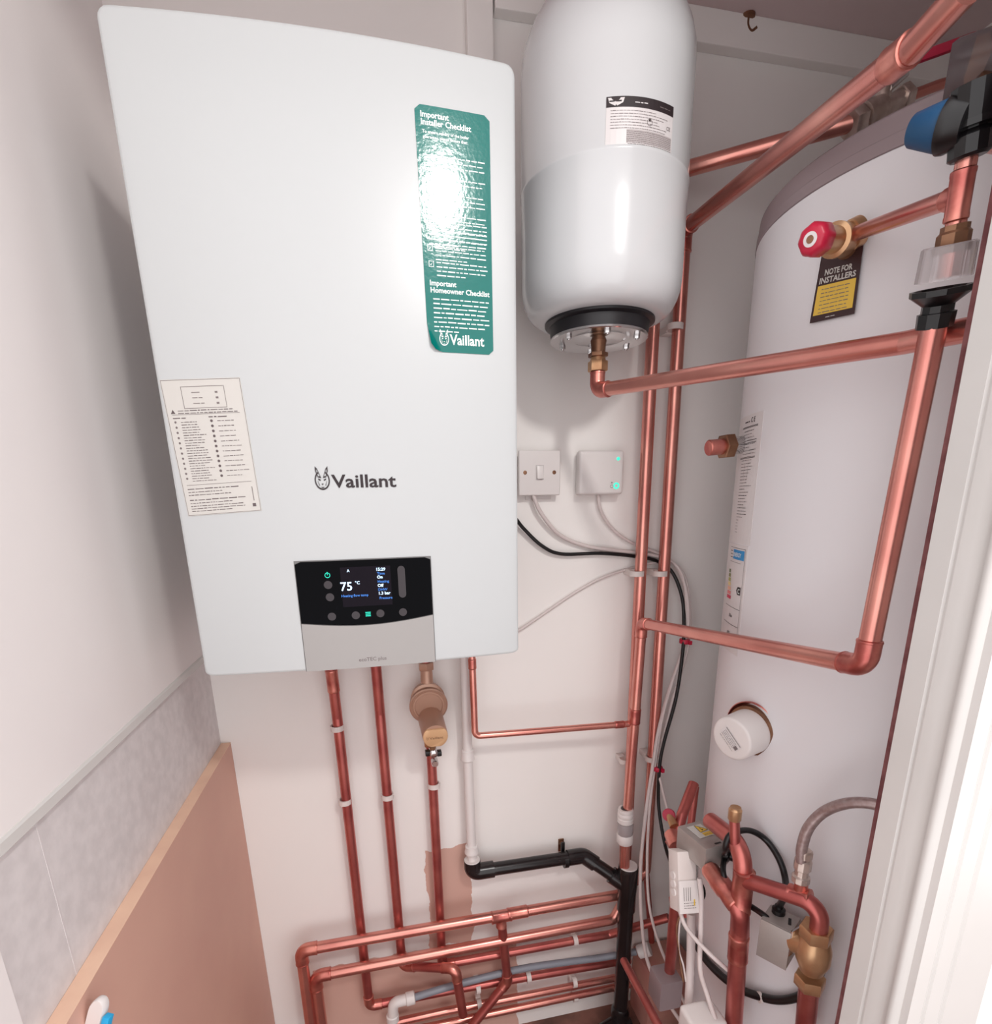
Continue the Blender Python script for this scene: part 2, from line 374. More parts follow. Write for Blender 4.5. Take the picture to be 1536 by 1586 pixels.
# ================================================================ BOILER
BW, BH, BD = .4405, .72, .345
def fy(u): return -BD - .012*(1-((u-BW/2)/(BW/2))**2)
def FB(u, v, h): return V((u, fy(u)-h, v))
t = thing('wall_boiler', (.22,-.17,0), 'large white wall-hung boiler with black display, silver flap and green sticker', 'boiler')
bm = bmesh.new(); box2(bm, (.003,-.322,.004), (BW-.003,-.001,BH-.004), .003); put(bm, 'casing', M_enamel, t)
bm = bmesh.new(); N = 36; rc = .012
def colz(u, ins):
    d = min(u-ins, BW-ins-u); r = rc-ins
    o = r - math.sqrt(max(0, r*r-(r-min(d, r))**2)) if d < r else 0
    return ins+o*.6, BH-ins-o
us = lambda ins: [ins+(BW-2*ins)*(.5-.5*math.cos(PI*k/N)) for k in range(N+1)]
def rim(ins, yo):
    U = us(ins); lo_ = [V((u, fy(u)+yo, colz(u, ins)[0])) for u in U]; hi_ = [V((u, fy(u)+yo, colz(u, ins)[1])) for u in U]; return lo_ + hi_[::-1]
def flat(ins, Y): return [V((p.x, Y, p.z)) for p in rim(ins, 0)]
rings = [flat(0, -.318), rim(0, .004), rim(.0008, .0015), rim(.0025, .0003), rim(.004, 0)]
ring_loft(bm, rings, True, True, False)
U = us(.004)
for k in range(N):
    a, b = U[k], U[k+1]; za, zb = colz(a, .004), colz(b, .004)
    bm.faces.new([bm.verts.new(q) for q in (V((a,fy(a),za[0])), V((b,fy(b),zb[0])), V((b,fy(b),zb[1])), V((a,fy(a),za[1])))])
bmesh.ops.remove_doubles(bm, verts=bm.verts, dist=1e-5)
put(bm, 'front_panel', M_enamel, t, ang=30)
# control panel
D0, D1 = .133, .3115
def wave(u): s = (u-D0)/(D1-D0); return .068 + .002*s - .0075*math.sin(PI*s)
bm = bmesh.new(); rect(bm, D0-.0012, -.0003, D1+.0012, .1525, FB, .0004, 0, 16); o = put(bm, 'panel_gap', M_dark, t)
bm = bmesh.new()
for k in range(24):
    a = D0+(D1-D0)*k/24; b = D0+(D1-D0)*(k+1)/24
    def top(u): q = min(u-D0, D1-u); return .151-(.003-math.sqrt(max(0,.003**2-(.003-min(q,.003))**2)))
    poly(bm, [(a,wave(a)+.0006),(b,wave(b)+.0006),(b,top(b)),(a,top(a))], FB, .0022)
    for e0, e1 in (((a,wave(a)+.0006),(b,wave(b)+.0006)), ((a,top(a)),(b,top(b)))):
        bm.faces.new([bm.verts.new(q) for q in (FB(*e0,.0022), FB(*e1,.0022), FB(*e1,0), FB(*e0,0))])
for uu in (D0, D1): bm.faces.new([bm.verts.new(q) for q in (FB(uu,wave(uu),.0022), FB(uu,.148,.0022), FB(uu,.148,0), FB(uu,wave(uu),0))])
bmesh.ops.remove_doubles(bm, verts=bm.verts, dist=1e-5); disp = put(bm, 'display_panel', M_glass, t, ang=30)
bm = bmesh.new()
for k in range(24):
    a = D0+(D1-D0)*k/24; b = D0+(D1-D0)*(k+1)/24
    poly(bm, [(a,.0002),(b,.0002),(b,wave(b)-.0004),(a,wave(a)-.0004)], FB, .0020)
    for e0, e1 in (((a,wave(a)-.0004),(b,wave(b)-.0004)), ((a,.0002),(b,.0002))):
        bm.faces.new([bm.verts.new(q) for q in (FB(*e0,.0020), FB(*e1,.0020), FB(*e1,0), FB(*e0,0))])
for uu in (D0, D1): bm.faces.new([bm.verts.new(q) for q in (FB(uu,0,.002), FB(uu,wave(uu),.002), FB(uu,wave(uu),0), FB(uu,0,0))])
bmesh.ops.remove_doubles(bm, verts=bm.verts, dist=1e-5); flap = put(bm, 'silver_flap', M_flap, t, ang=30)
bm = bmesh.new(); text(bm, 'ecoTEC plus', .2235, .0095, .0075, FB, .0023, 0, .008, 'C'); put(bm, 'lettering', M_greyink, flap, smooth=False)
def pb(x, y):                       # pixel -> (u, v) on the bowed front
    Y = -.36
    for _ in range(6): P = at(x, y, Y); Y = fy(P.x)-.002
    return P.x, P.z
# screen contents
bm = bmesh.new(); u0, v1 = pb(526,879); u1, v0 = pb(608,936); rect(bm, u0, v0, u1, v1, FB, .0023, 0, 6); scr = put(bm, 'screen', M_scrbg, disp, smooth=False)
bm = bmesh.new()
u, v = pb(528,915); text(bm, '75', u, v, .0165, FB, .0026, 0, .01); u, v = pb(550,905); text(bm, '°C', u, v, .006, FB, .0026, 0, .01)
for (x, y, s) in ((583,884,'15:29'),(584,896,'On'),(585,909,'Off'),(587,921,'1.3 bar')):
    u, v = pb(x, y); text(bm, s, u, v, .0058, FB, .0026, 0, .02)
u, v = pb(537,886); text(bm, 'A', u, v, .005, FB, .0026, 0, .02)
o = put(bm, 'screen_readout', M_scr, disp, smooth=False); o['label'] = 'lit white figures reading 75 °C, 15:29 and 1.3 bar'
bm = bmesh.new()
for (x, y, s, z) in ((584,890,'Time',.005),(585,902.5,'Heating',.005),(586,915,'DHW',.005),(588,928,'Pressure',.005),(529,925,'Heating flow temp',.0048)):
    u, v = pb(x, y); text(bm, s, u, v, z, FB, .0026, 0, .01)
put(bm, 'screen_captions', M_scrb, disp, smooth=False)
def disc(bm, u, v, r, fn, h, mi=0, n=20, ri=0):
    for k in range(n):
        a, b = 2*PI*k/n, 2*PI*(k+1)/n
        p = [(u+math.cos(a)*r, v+math.sin(a)*r), (u+math.cos(b)*r, v+math.sin(b)*r)]
        poly(bm, p+([(u+math.cos(b)*ri, v+math.sin(b)*ri), (u+math.cos(a)*ri, v+math.sin(a)*ri)] if ri else [(u, v)]), fn, h, mi)
for (x, y) in ((508,906),(511,925),(514,955),(551,953),(589,950),(624,948)):
    bm = bmesh.new(); u, v = pb(x, y); disc(bm, u, v, .0055, FB, .0023); put(bm, 'touch_button', M_btn, disp, smooth=False)
bm = bmesh.new(); u, v = pb(621,882); u2, v2 = pb(624,920); rect(bm, u-.005, v2, u+.005, v, FB, .0023); disc(bm, u, v, .005, FB, .00231); disc(bm, u, v2, .005, FB, .00231); put(bm, 'touch_slider', M_btn, disp, smooth=False)
bm = bmesh.new(); u, v = pb(507,891); disc(bm, u, v, .0036, FB, .0026, 0, 20, .0028); rect(bm, u-.0004, v, u+.0004, v+.0045, FB, .0027); put(bm, 'power_symbol', M_scrg, disp, smooth=False)
bm = bmesh.new(); u, v = pb(570,951)
for k in (-1,0,1): rect(bm, u-.0035, v+k*.0024-.0006, u+.0035, v+k*.0024+.0006, FB, .0026)
put(bm, 'menu_symbol', M_scrg, disp, smooth=False)
# name on the front
bm = bmesh.new(); u, v = pb(499,745); emblem(bm, u, v+.002, .026, FB, .0008); u, v = pb(514,755); u2, _ = pb(614,755)
text(bm, 'Vaillant', u, v, .0225, FB, .0008, 0, .018, 'L', width=u2-u); o = put(bm, 'front_logo', M_ink, t, smooth=False); o['label'] = 'dark hare emblem and name on the front'
# teal sticker
gu0, gu1, gv0, gv1 = .3185, .4075, .4085, .664
def FG(u, v, h):                    # lower left corner peels off the panel
    s = (v-gv0)/(gv1-gv0); a = (u-gu0)/(gu1-gu0); sh = .004*(1-s)*(1-a)
    k = max(0, 1-s*8-a*5); return FB(u+sh+k*.004, v+k*.004, h+.006*k)
bm = bmesh.new(); nu, nv = 14, 40
for i in range(nu):
    for j in range(nv):
        def co(i, j):
            a, b = i/nu, j/nv; u = gu0+(gu1-gu0)*a; v = gv0+(gv1-gv0)*b; r = .005
            d = min(u-gu0, gu1-u)
            if d < r: o = r-math.sqrt(max(0, r*r-(r-d)**2)); v = min(max(v, gv0+o), gv1-o)
            return (u, v)
        poly(bm, [co(i,j),co(i+1,j),co(i+1,j+1),co(i,j+1)], FG, .0007)
bmesh.ops.remove_doubles(bm, verts=bm.verts, dist=1e-6)
stk = put(bm, 'green_sticker', M_green, t, ang=60); stk['label'] = 'glossy teal checklist sticker near the right edge'
bm = bmesh.new(); H = .0010
def L(s, x, y, z, bold=.01, w=None): u, v = pb(x, y); text(bm, s, u, v, z, FB, H, 0, bold, 'L')
L('Important', 651, 179, .0082, .025); L('Installer Checklist', 652, 191, .0082, .025)
L('To ensure validity of the boiler', 654, 204, .0044, .02); L('guarantee, please ensure that:', 655, 212, .0044, .02)
v = gv1-.048; k = 0
for para in (4, 3, 4, 3, 4):
    u, _ = gu0+.0075, 0; rect(bm, u, v, u+.0012, v+.0012, FB, H)
    for q in range(para): smalltext(bm, gu0+.011, gu1-.007, v-.0003, .0026, FB, H, 0, 1 if q < para-1 else .5); v -= .0050
    v -= .0012
for j, (x, y) in enumerate(((664,345),(665,365),(666,383),(668,408))):
    u, vv = pb(x, y); s = .0032
    for a, b, c, d in ((-s,-s,s,-s*.8),(-s,s*.8,s,s),(-s,-s,-s*.8,s),(s*.8,-s,s,s)): rect(bm, u+a, vv+b, u+c, vv+d, FB, H)
    poly(bm, [(u-s*.5,vv),(u-s*.2,vv-s*.6),(u+s*.7,vv+s*.7),(u-s*.2,vv-s*.2)], FB, H)
    for q in range(4 if j else 3): smalltext(bm, u+.0065, gu1-.006, vv+.0015-q*.0046, .0027, FB, H, 0, 1 if q < 3 else .6)
L('Important', 666, 441, .0082, .025); L('Homeowner Checklist', 667, 452, .0082, .025)
u, v = pb(671, 463)
for q in range(8): smalltext(bm, u, gu1-.005-.006*(q in (3,6)), v, .0031, FB, H, 0, .5 if q == 7 else 1); v -= .0051
u, v = pb(688,525); emblem(bm, u, v+.001, .017, FB, H); u, v = pb(697,533); u2, _ = pb(750,533); text(bm, 'Vaillant', u, v, .0165, FB, H, 0, .022, 'L', width=u2-u)
put(bm, 'sticker_print', M_wink, stk, smooth=False)
# white instruction sticker
def bq(TL, TR_, BR, BL):            # quad in (u, v) on the front
    def fn(a, b, h):
        u = (TL[0]*(1-a)+TR_[0]*a)*(1-b)+(BL[0]*(1-a)+BR[0]*a)*b; v = (TL[1]*(1-a)+TR_[1]*a)*(1-b)+(BL[1]*(1-a)+BR[1]*a)*b
        return FB(u, v, h)
    return fn
WQ0 = bq(pb(246,588), pb(371,584), pb(405,791), pb(291,800)); WW, WH = .0885, .154
WQ = lambda u, v, h: WQ0(u/WW, 1-v/WH, h)
bm = bmesh.new(); rect(bm, 0, 0, WW, WH, WQ, .0006, 0, 8, .0006); wst = put(bm, 'instruction_sticker', M_paper, t, smooth=False); wst['label'] = 'white sticker of small printed instructions at the left edge'
bm = bmesh.new(); H = .0009
def fr(u0, v0, u1, v1, w=.0004, fn=WQ, h=.0009, mi=0):
    rect(bm,u0,v0,u1,v0+w,fn,h,mi,4); rect(bm,u0,v1-w,u1,v1,fn,h,mi,4); rect(bm,u0,v0,u0+w,v1,fn,h,mi); rect(bm,u1-w,v0,u1,v1,fn,h,mi)
fr(.0007,.0007,WW-.0007,WH-.0007,.0004,mi=1); fr(.021,.122,.069,.146,.0005,mi=1)
for q in range(3): smalltext(bm, .032, .046, .139-q*.006, .0022, WQ, H, 1, .9); rect(bm, .058, .138-q*.006, .061, .140-q*.006, WQ, H, 1)
rect(bm, .006, .1155, .082, .1159, WQ, H, 1, 4); rect(bm, .006, .036, .082, .0364, WQ, H, 1, 4)
smalltext(bm, .013, .075, .1195, .0019, WQ, H); smalltext(bm, .013, .082, .1167, .0019, WQ, H)
poly(bm, [(.005,.117),(.010,.117),(.0075,.1215)], WQ, H)
smalltext(bm, .006, .022, .1115, .0024, WQ, H); smalltext(bm, .046, .07, .1115, .0024, WQ, H)
v = .107
for q in range(24):
    smalltext(bm, .014, .043, v, .0015, WQ, H, 0, random.uniform(.6,1)); 
    if q % 2 == 0: disc(bm, .008, v+.0007, .0013, WQ, H, 1, 8)
    v -= .0029
v = .107
for q in range(12): smalltext(bm, .055, .082, v, .0015, WQ, H, 0, random.uniform(.6,1)); disc(bm, .0485, v+.0007, .0016, WQ, H, 0, 8); v -= .0057
for q, (v, a) in enumerate(((.031,.06),(.0275,.04),(.024,.05),(.018,.066),(.0145,.05),(.011,.062),(.008,.064),(.005,.05))): smalltext(bm, .006, .006+a, v, .0017 if q not in (0,3) else .0023, WQ, H)
rect(bm, .079, .006, .083, .010, WQ, H, 0); rect(bm, .081, .013, .0818, .03, WQ, H, 1)
put(bm, 'sticker_print', [mat('soft_ink', (96,84,86), .6), M_greyink], wst, smooth=False)

# ================================================================ EXPANSION VESSEL
VC = V((.628,-.165,0)); VR = .128
t = thing('expansion_vessel', (VC.x,VC.y,.5), 'white expansion vessel hanging above the wall switch, beside the boiler', 'expansion vessel')
prof = [(.5045,.07),(.505,.088)]
for k in range(1, 9): a = PI/2*k/8; prof.append((.505+.055*(1-math.cos(a)), .088+(VR-.088)*math.sin(a)**.8))
prof += [(.62,VR),(.678,VR),(.680,VR+.0012),(.684,VR+.0012),(.686,VR),(.83,VR)]
for k in range(1, 11): a = PI/2*k/10; prof.append((.83+.115*math.sin(a), VR*math.cos(a)+.0005))
bm = bmesh.new(); lathe(bm, VC, (0,0,1), prof, 72); put(bm, 'vessel_body', M_vessel, t, ang=50)
bm = bmesh.new(); lathe(bm, VC, (0,0,1), [(.505,.0895),(.5015,.0895),(.499,.082),(.482,.0795),(.482,.07)], 64); put(bm, 'rubber_flange', M_blackr, t)
bm = bmesh.new(); lathe(bm, VC, (0,0,1), [(.484,.079),(.4795,.0805),(.478,.079),(.4785,.072),(.4795,.05),(.481,.046),(.4805,.042),(.4785,.036),(.4785,.0)], 64); put(bm, 'flange_plate', M_chrome, t)
for k in range(6):
    a = PI/3*k+.35; bm = bmesh.new(); hexnut(bm, V((VC.x+.064*math.cos(a), VC.y+.064*math.sin(a), .4795)), (0,0,-1), .0052, .006)
    lathe(bm, V((VC.x+.064*math.cos(a), VC.y+.064*math.sin(a), .4745)), (0,0,-1), [(0,.0026),(.0025,.0026),(.003,.002)], 12); put(bm, 'bolt', M_chrome, t)
e0 = VC+V((0,0,.479)); 
bm = bmesh.new(); lathe(bm, e0, (0,0,-1), [(0,.0135),(.006,.0125),(.016,.0118),(.022,.0118)], 24); put(bm, 'thread_nipple', M_dbrass, t)
bm = bmesh.new(); hexnut(bm, e0-V((0,0,.0185)), (0,0,-1), .0165, .0065); put(bm, 'lock_nut', M_dbrass, t)
def cyl_fn(c, r):                   # u = arc length from angle 0 (towards -y), v = z
    def fn(u, v, h): a = u/r; return V((c.x+(r+h)*math.sin(a), c.y-(r+h)*math.cos(a), v))
    return fn
FV = cyl_fn(VC, VR)
def pv(x, y):                       # pixel -> (u, v) on the vessel
    d = ray(x, y); o = CAM-VC; a = d.x**2+d.y**2; b = o.x*d.x+o.y*d.y; c = o.x**2+o.y**2-VR**2
    P = CAM+d*((-b-math.sqrt(b*b-a*c))/a); return math.atan2(P.x-VC.x, -(P.y-VC.y))*VR, P.z
u0, v1 = pv(939,151); u1, v1b = pv(1042,172); _, v0 = pv(937,233)
bm = bmesh.new(); rect(bm, u0, v0, u1, v1, FV, .0006, 0, 14, .0006); lb = put(bm, 'rating_label', M_paper2, t, smooth=False); lb['label'] = 'white rating label with a black heading band'
bm = bmesh.new(); W, Hh = u1-u0, v1-v0; rect(bm, u0, v1-Hh*.2, u1, v1, FV, .0009, 0, 14)
for q in range(7): smalltext(bm, u0+.006, u0+W*.92, v1-Hh*(.27+.055*q), .0014, FV, .0009, 1, random.uniform(.6,1))
rect(bm, u0+W*.28, v1-Hh*.86, u0+W*.98, v1-Hh*.62, FV, .0008, 2, 10)
for q in range(7): smalltext(bm, u0+W*.28, u0+W*.98, v1-Hh*(.66+.035*q), .0012, FV, .0010, 1, 1)
for q in range(2): smalltext(bm, u0+W*.3, u0+W*.98, v1-Hh*(.9+.03*q), .0013, FV, .0010, 1, 1)
text(bm, 'CE', u0+W*.88, v1-Hh*.5, .006, FV, .001, 1, .01)
disc(bm, u0+W*.6, v1-Hh*.45, .004, FV, .001, 1, 16, .0034); disc(bm, u0+W*.6, v1-Hh*.41, .0014, FV, .001, 0, 8)
poly(bm, [(u0+.002,v1-.0015),(u0+.024,v1-.0015),(u0+.022,v1-.007),(u0+.013,v1-Hh*.19),(u0+.004,v1-.007)], FV, .0012, 3)
smalltext(bm, u0+.004, u0+.022, v1-.006, .0035, FV, .0014, 0, 1); disc(bm, u0+.013, v1-.0105, .0012, FV, .0014, 0, 6)
smalltext(bm, u0+W*.38, u0+W*.56, v1-Hh*.12, .0026, FV, .0012, 3, 1); smalltext(bm, u0+W*.75, u0+W*.93, v1-Hh*.12, .002, FV, .0012, 1, 1)
put(bm, 'label_print', [M_ink, M_greyink, M_lightink, M_paper2], lb, smooth=False)

# ================================================================ HOT WATER CYLINDER
t = tk = thing('hot_water_cylinder', (TC.x,TC.y,ZF), 'tall pale grey hot water cylinder filling the right side of the cupboard', 'hot water cylinder')
TV = V((TC.x,TC.y,0))
bm = bmesh.new(); lathe(bm, TV, (0,0,1), [(ZF+.05,TR-.004),(ZF+.054,TR),(.589,TR),(.5905,TR-.002)], 128); put(bm, 'cylinder_body', M_tank, t)
bm = bmesh.new(); lathe(bm, TV, (0,0,1), [(ZF+.001,TR-.02),(ZF+.005,TR-.015),(ZF+.05,TR-.012),(ZF+.052,TR-.02)], 96); put(bm, 'base_ring', M_black, t)
bm = bmesh.new(); lathe(bm, TV, (0,0,1), [(.5895,TR-.002),(.5905,TR+.001),(.604,TR+.0005),(.605,TR-.0005),(.625,TR-.002),(.628,TR-.005),(.632,TR-.04),(.634,.01)], 128); put(bm, 'top_cap', M_cap, t)
# immersion heater cap in a recess on the left
ic = V((.8045,-.4195,-.135)); idr = V((-.95,-.30,-.07)).normalized()
bm = bmesh.new(); lathe(bm, ic-idr*.012, idr, [(0,.044),(.0135,.047),(.0145,.0455),(.010,.0445),(.004,.040)], 40, capb=False); put(bm, 'heater_boss_ring', M_fit, t)
bm = bmesh.new(); lathe(bm, ic-idr*.010, idr, [(0,.0405),(.016,.0405),(.017,.036)], 40); put(bm, 'heater_gasket', M_dbrass, t)
bm = bmesh.new(); lathe(bm, ic, idr, [(0,.036),(.048,.035),(.0505,.033),(.0512,.030)], 48); ccap = put(bm, 'heater_cap', M_white, t)
x_, y_, _ = frame(idr); fc = ic+idr*.0514
x_ = V((0,0,1)).cross(idr).normalized(); y_ = idr.cross(x_).normalized()
def FH(u, v, h): c, s = math.cos(-.75), math.sin(-.75); return fc + x_*(u*c-v*s) + y_*(u*s+v*c) + idr*h
bm = bmesh.new(); rect(bm,-.02,-.008,.02,.008,FH,.0003,0); rect(bm,-.018,.006,.018,.0072,FH,.0006,1)
for q in range(4): smalltext(bm, -.016, .012, .002-q*.0032, .0018, FH, .0006, 1)
rect(bm,.012,-.006,.018,.001,FH,.0006,1); smalltext(bm, -.016, .016, -.012, .0016, FH, .0006, 1); put(bm, 'cap_label', [M_paper2, M_greyink], ccap, smooth=False)
# capped connection on the far left
b0 = V((.815,-.30,.301)); bx = V((-1,0,-.02)).normalized(); pbs = at(1138,690,-.30)
b0 = V((.84,-.30,pbs.z)); bx = (at(1093,694,-.30)-at(1138,690,-.30)).normalized(); q0 = at(1138,690,-.30)
bm = bmesh.new(); lathe(bm, q0-bx*.03, bx, [(0,.0135),(.035,.0135),(.036,.0125)], 24); bs = put(bm, 'connection_nipple', M_chrome, t)
bm = bmesh.new(); hexnut(bm, q0+bx*.006, bx, .0195, .017); put(bm, 'connection_nut', M_dbrass, t)
bm = bmesh.new(); lathe(bm, q0+bx*.022, bx, [(0,.012),(.024,.012),(.0255,.0105)], 24); put(bm, 'copper_stub', M_fit, t)
# labels wrapped on the body
def FT(u, v, h):                    # angle measured so that u grows towards the camera side
    a = math.radians(150)+u/TR; return V((TC.x+(TR+h)*math.cos(a), TC.y+(TR+h)*math.sin(a), v))
LW = math.radians(22.3)*TR
bm = bmesh.new(); rect(bm, .0, .15, LW, .345, FT, .0005, 0, 10, .0005); l1 = put(bm, 'data_label', M_paper2, t, smooth=False); l1['label'] = 'tall narrow data label with small print'
bm = bmesh.new(); H = .0009; u0_, u1_ = .045, LW-.012
text(bm, 'C E', u1_-.025, .333, .01, FT, H, 0, .02); smalltext(bm, u0_, u1_-.03, .334, .004, FT, H, 0)
for zz in (.3275,.326,.307,.3035,.2825,.281): rect(bm, u0_-.01, zz, u1_, zz+.0008, FT, H, 0, 4)
z = .321
while z > .165:
    smalltext(bm, u0_, u1_, z, .002, FT, H, random.choice((0,1)), random.uniform(.5,1) if z > .19 else .2); z -= .0048
for uu in (.06,.075): rect(bm, uu, .25, uu+.0004, .272, FT, H, 1)
put(bm, 'label_print', [M_ink, M_greyink], l1, smooth=False)
bm = bmesh.new(); rect(bm, .0, -.03, LW-.004, .1485, FT, .0005, 0, 10, .0005); l2 = put(bm, 'energy_label', M_paper2, t, smooth=False); l2['label'] = 'energy rating label with blue heading and coloured bars'
bm = bmesh.new(); a0, a1 = .028, LW-.01
for (x0_,z0_,x1_,z1_) in ((a0,.045,a1,.143),(a0,.016,a1,.0455),(a0,-.014,a1,.0165)):
    rect(bm,x0_,z0_,x1_,z0_+.0006,FT,H,0,4); rect(bm,x0_,z1_-.0006,x1_,z1_,FT,H,0,4); rect(bm,x1_-.0006,z0_,x1_,z1_,FT,H,0)
rect(bm, a0+.02, .1245, a1-.003, .140, FT, H, 1, 4); text(bm, 'ENERGY', a0+.022, .129, .009, FT, .0013, 2, .02, 'L', width=.034)
for q in range(3): smalltext(bm, a0+.004, a0+.018, .136-q*.005, .003, FT, H, 0)
smalltext(bm, a0+.006, a1-.01, .119, .0018, FT, H, 3)
for q in range(7): rect(bm, a0+.004, .1-q*.0072, a0+.014+q*.0022, .1058-q*.0072, FT, H, 4+q, 2)
zc_ = .0755; poly(bm, [(a1-.02,zc_),(a1-.015,zc_+.0065),(a1-.004,zc_+.0065),(a1-.004,zc_-.0065),(a1-.015,zc_-.0065)], FT, H, 0); text(bm, 'C', a1-.0135, zc_-.004, .011, FT, .0013, 2, .02)
text(bm, '53w', a0+.028, .028, .008, FT, H, 0, .02); text(bm, '181L', a0+.026, -.002, .008, FT, H, 0, .02)
put(bm, 'label_print', [M_ink, M_eb, M_wink, M_greyink]+M_eg, l2, smooth=False)

# ================================================================ RELIEF VALVE + TAG
vb = dep(1302,372,.630); vk = dep(1263,371,.600); out = dep(1332,357,.628); ti = tank(1312,385); 
t = thing('pressure_relief_valve', ti, 'brass relief valve with round red knob, screwed into the grey cylinder', 'valve')
bm = bmesh.new(); nrm = (V((ti.x-TC.x, ti.y-TC.y, 0))).normalized()
lathe(bm, ti-nrm*.003, (vb-ti), [(0,.0125),((vb-ti).length+.003,.0125)], 24)
ax = (vk-vb).normalized(); lathe(bm, vb-ax*.012, ax, [(0,.012),(.004,.017),(.018,.017),(.022,.0178),(.028,.0178),(.030,.0135),((vk-vb).length+.002,.0135)], 32)
ox = (out-vb).normalized(); lathe(bm, vb, ox, [(0,.014),(.012,.014),(.0125,.0158),((out-vb).length-.001,.0158),((out-vb).length,.012)], 32); put(bm, 'valve_body', M_brass, t)
bm = bmesh.new(); n = 32; rings = []
xk, yk, ak = frame(ax)
for h, r in ((-.012,.0145),(-.010,.0162),(.004,.0162),(.010,.0138),(.012,.011)):
    rings.append([vk+ak*h+(xk*math.cos(2*PI*i/n)+yk*math.sin(2*PI*i/n))*(r*(1+.035*math.cos(8*2*PI*i/n))) for i in range(n)])
ring_loft(bm, rings); kb = put(bm, 'red_knob', M_red, t)
bm = bmesh.new(); lathe(bm, vk+ak*.0119, ak, [(0,.0072),(.0008,.0072),(.0009,.005)], 24); put(bm, 'knob_disc', M_paper2, kb)
bm = bmesh.new(); lathe(bm, vk+ak*.0126, ak, [(0,.0040),(.0009,.0036)], 20); put(bm, 'knob_screw', M_dbrass, kb)
g = .004
c4 = [tank(x, y, TR+g) for x, y in ((1274,388),(1338,372),(1323,486),(1254,501))]
fn = bilin(*c4, .055, .085, -((c4[1]-c4[0]).cross(c4[3]-c4[0])).normalized()*-1)
nn = (c4[1]-c4[0]).cross(c4[3]-c4[0]).normalized()
if nn.dot(CAM-c4[0]) < 0: nn = -nn
fn = bilin(*c4, .055, .085, nn)
t = thing('hanging_tag', c4[3], 'dark brown and yellow paper tag hanging below the red-knobbed relief valve', 'tag')
bm = bmesh.new(); rect(bm, 0, 0, .055, .085, fn, .0006, 0, 6, .0006); put(bm, 'tag_card', M_tagb, t, smooth=False)
bm = bmesh.new(); rect(bm, .003, .008, .052, .043, fn, .0009, 0, 4); put(bm, 'yellow_field', M_yellow, t, smooth=False)
bm = bmesh.new(); text(bm, 'NOTE FOR', .0275, .0545, .0095, fn, .001, 0, .03, 'C', width=.036); text(bm, 'INSTALLERS', .0275, .0455, .0095, fn, .001, 0, .03, 'C', width=.047)
for q in range(7): smalltext(bm, .009, .047, .0375-q*.0046, .0022, fn, .0012, 1, .95)
smalltext(bm, .02, .034, .003, .002, fn, .0011, 0); put(bm, 'tag_print', [M_paper, M_greyink], t, smooth=False)

# ================================================================ FOREGROUND STACK: mixing valve, tundish, copper
b1 = dep(1339,1032,.600); b2 = dep(1446,505,.505)
dv = (b2-b1).normalized()
mid0 = at(990,963,-.085)
d2b = at(968,1252,-.09); 
pipe('copper_discharge_pipe', 'thick copper pipe from the black tundish down, across and down into the white trap',
     [b2+dv*.02, b1, at(994,965,-.088), at(972,1252,-.092)], .011, .02, elbows=(1,2), coup=((2,.48,.035),))
tb = dep(1449,492,.503); tm = dep(1458,440,.49); tt = dep(1472,372,.474); tdv = (tt-tb).normalized(); Lt = (tt-tb).length
t = thing('tundish', tb, 'tundish with black funnel base and clear ribbed top on the front copper pipe', 'tundish')
bm = bmesh.new(); s = Lt/.075
lathe(bm, tb-tdv*.008, tdv, [(0,.0145),(.012,.0150),(.0125,.0125),(.018,.0125),(.034*s,.0235),(.040*s,.0238),(.040*s,.021),(.02,.0105)], 10); put(bm, 'black_funnel', M_black, t, ang=25)
bm = bmesh.new(); n = 48; rings = []; xk, yk, ak = frame(tdv)
for h, r in ((.038,.0205),(.07,.0195),(.0715,.0175),(.0715,.012)):
    rings.append([tb+ak*(h*s)+(xk*math.cos(2*PI*i/n)+yk*math.sin(2*PI*i/n))*(r*(1+.03*(i//2 % 2))) for i in range(n)])
ring_loft(bm, rings, True, False, False); o = put(bm, 'clear_top', M_clear, t, ang=20); o['label'] = 'clear ribbed plastic cup'
p15a = dep(1477,366,.472); p15b = dep(1499,232,.447); pdv = (p15b-p15a).normalized()
bm = bmesh.new(); lathe(bm, p15a-pdv*.012, pdv, [(0,.011),(.006,.0125),(.014,.0125),(.016,.0105),(.020,.0105)], 8); put(bm, 'compression_nut', M_dbrass, t)
tee = dep(1486,303,.459)
pipe('copper_riser', 'short upright copper pipe between the clear tundish and the black and blue valve', [p15a-pdv*.03, p15b+pdv*.01], .0077, .01,
     tees=((tee, pdv, .036, out-tee, .018, .0077),), m=M_copper)
pipe('copper_branch', 'copper pipe from the red-knobbed relief valve to the upright riser', [out-ox*.012, tee+(out-tee).normalized()*.012], .0077, .01, m=M_copper)
vc0 = dep(1501,236,.446); vc1 = dep(1510,150,.432); vd = (vc1-vc0).normalized(); Lv = (vc1-vc0).length
t = thing('multiblock_valve', vc0, 'black plastic valve with blue side cap at the upper right edge', 'valve')
bm = bmesh.new(); lathe(bm, vc0-vd*.004, vd, [(0,.012),(.002,.0148),(.014,.0152),(.018,.0125),(.022,.0125),(.024,.0165),(Lv*.55,.0175),(Lv*.6,.0155),(Lv,.0165),(Lv+.012,.0165)], 12)
sx = (dep(1430,200,.458)-dep(1500,190,.437)).normalized(); sc = dep(1500,190,.437)
lathe(bm, sc, sx, [(0,.016),(.010,.018),(.0125,.019),(.0165,.019)], 24); put(bm, 'valve_body', M_black, t, ang=25)
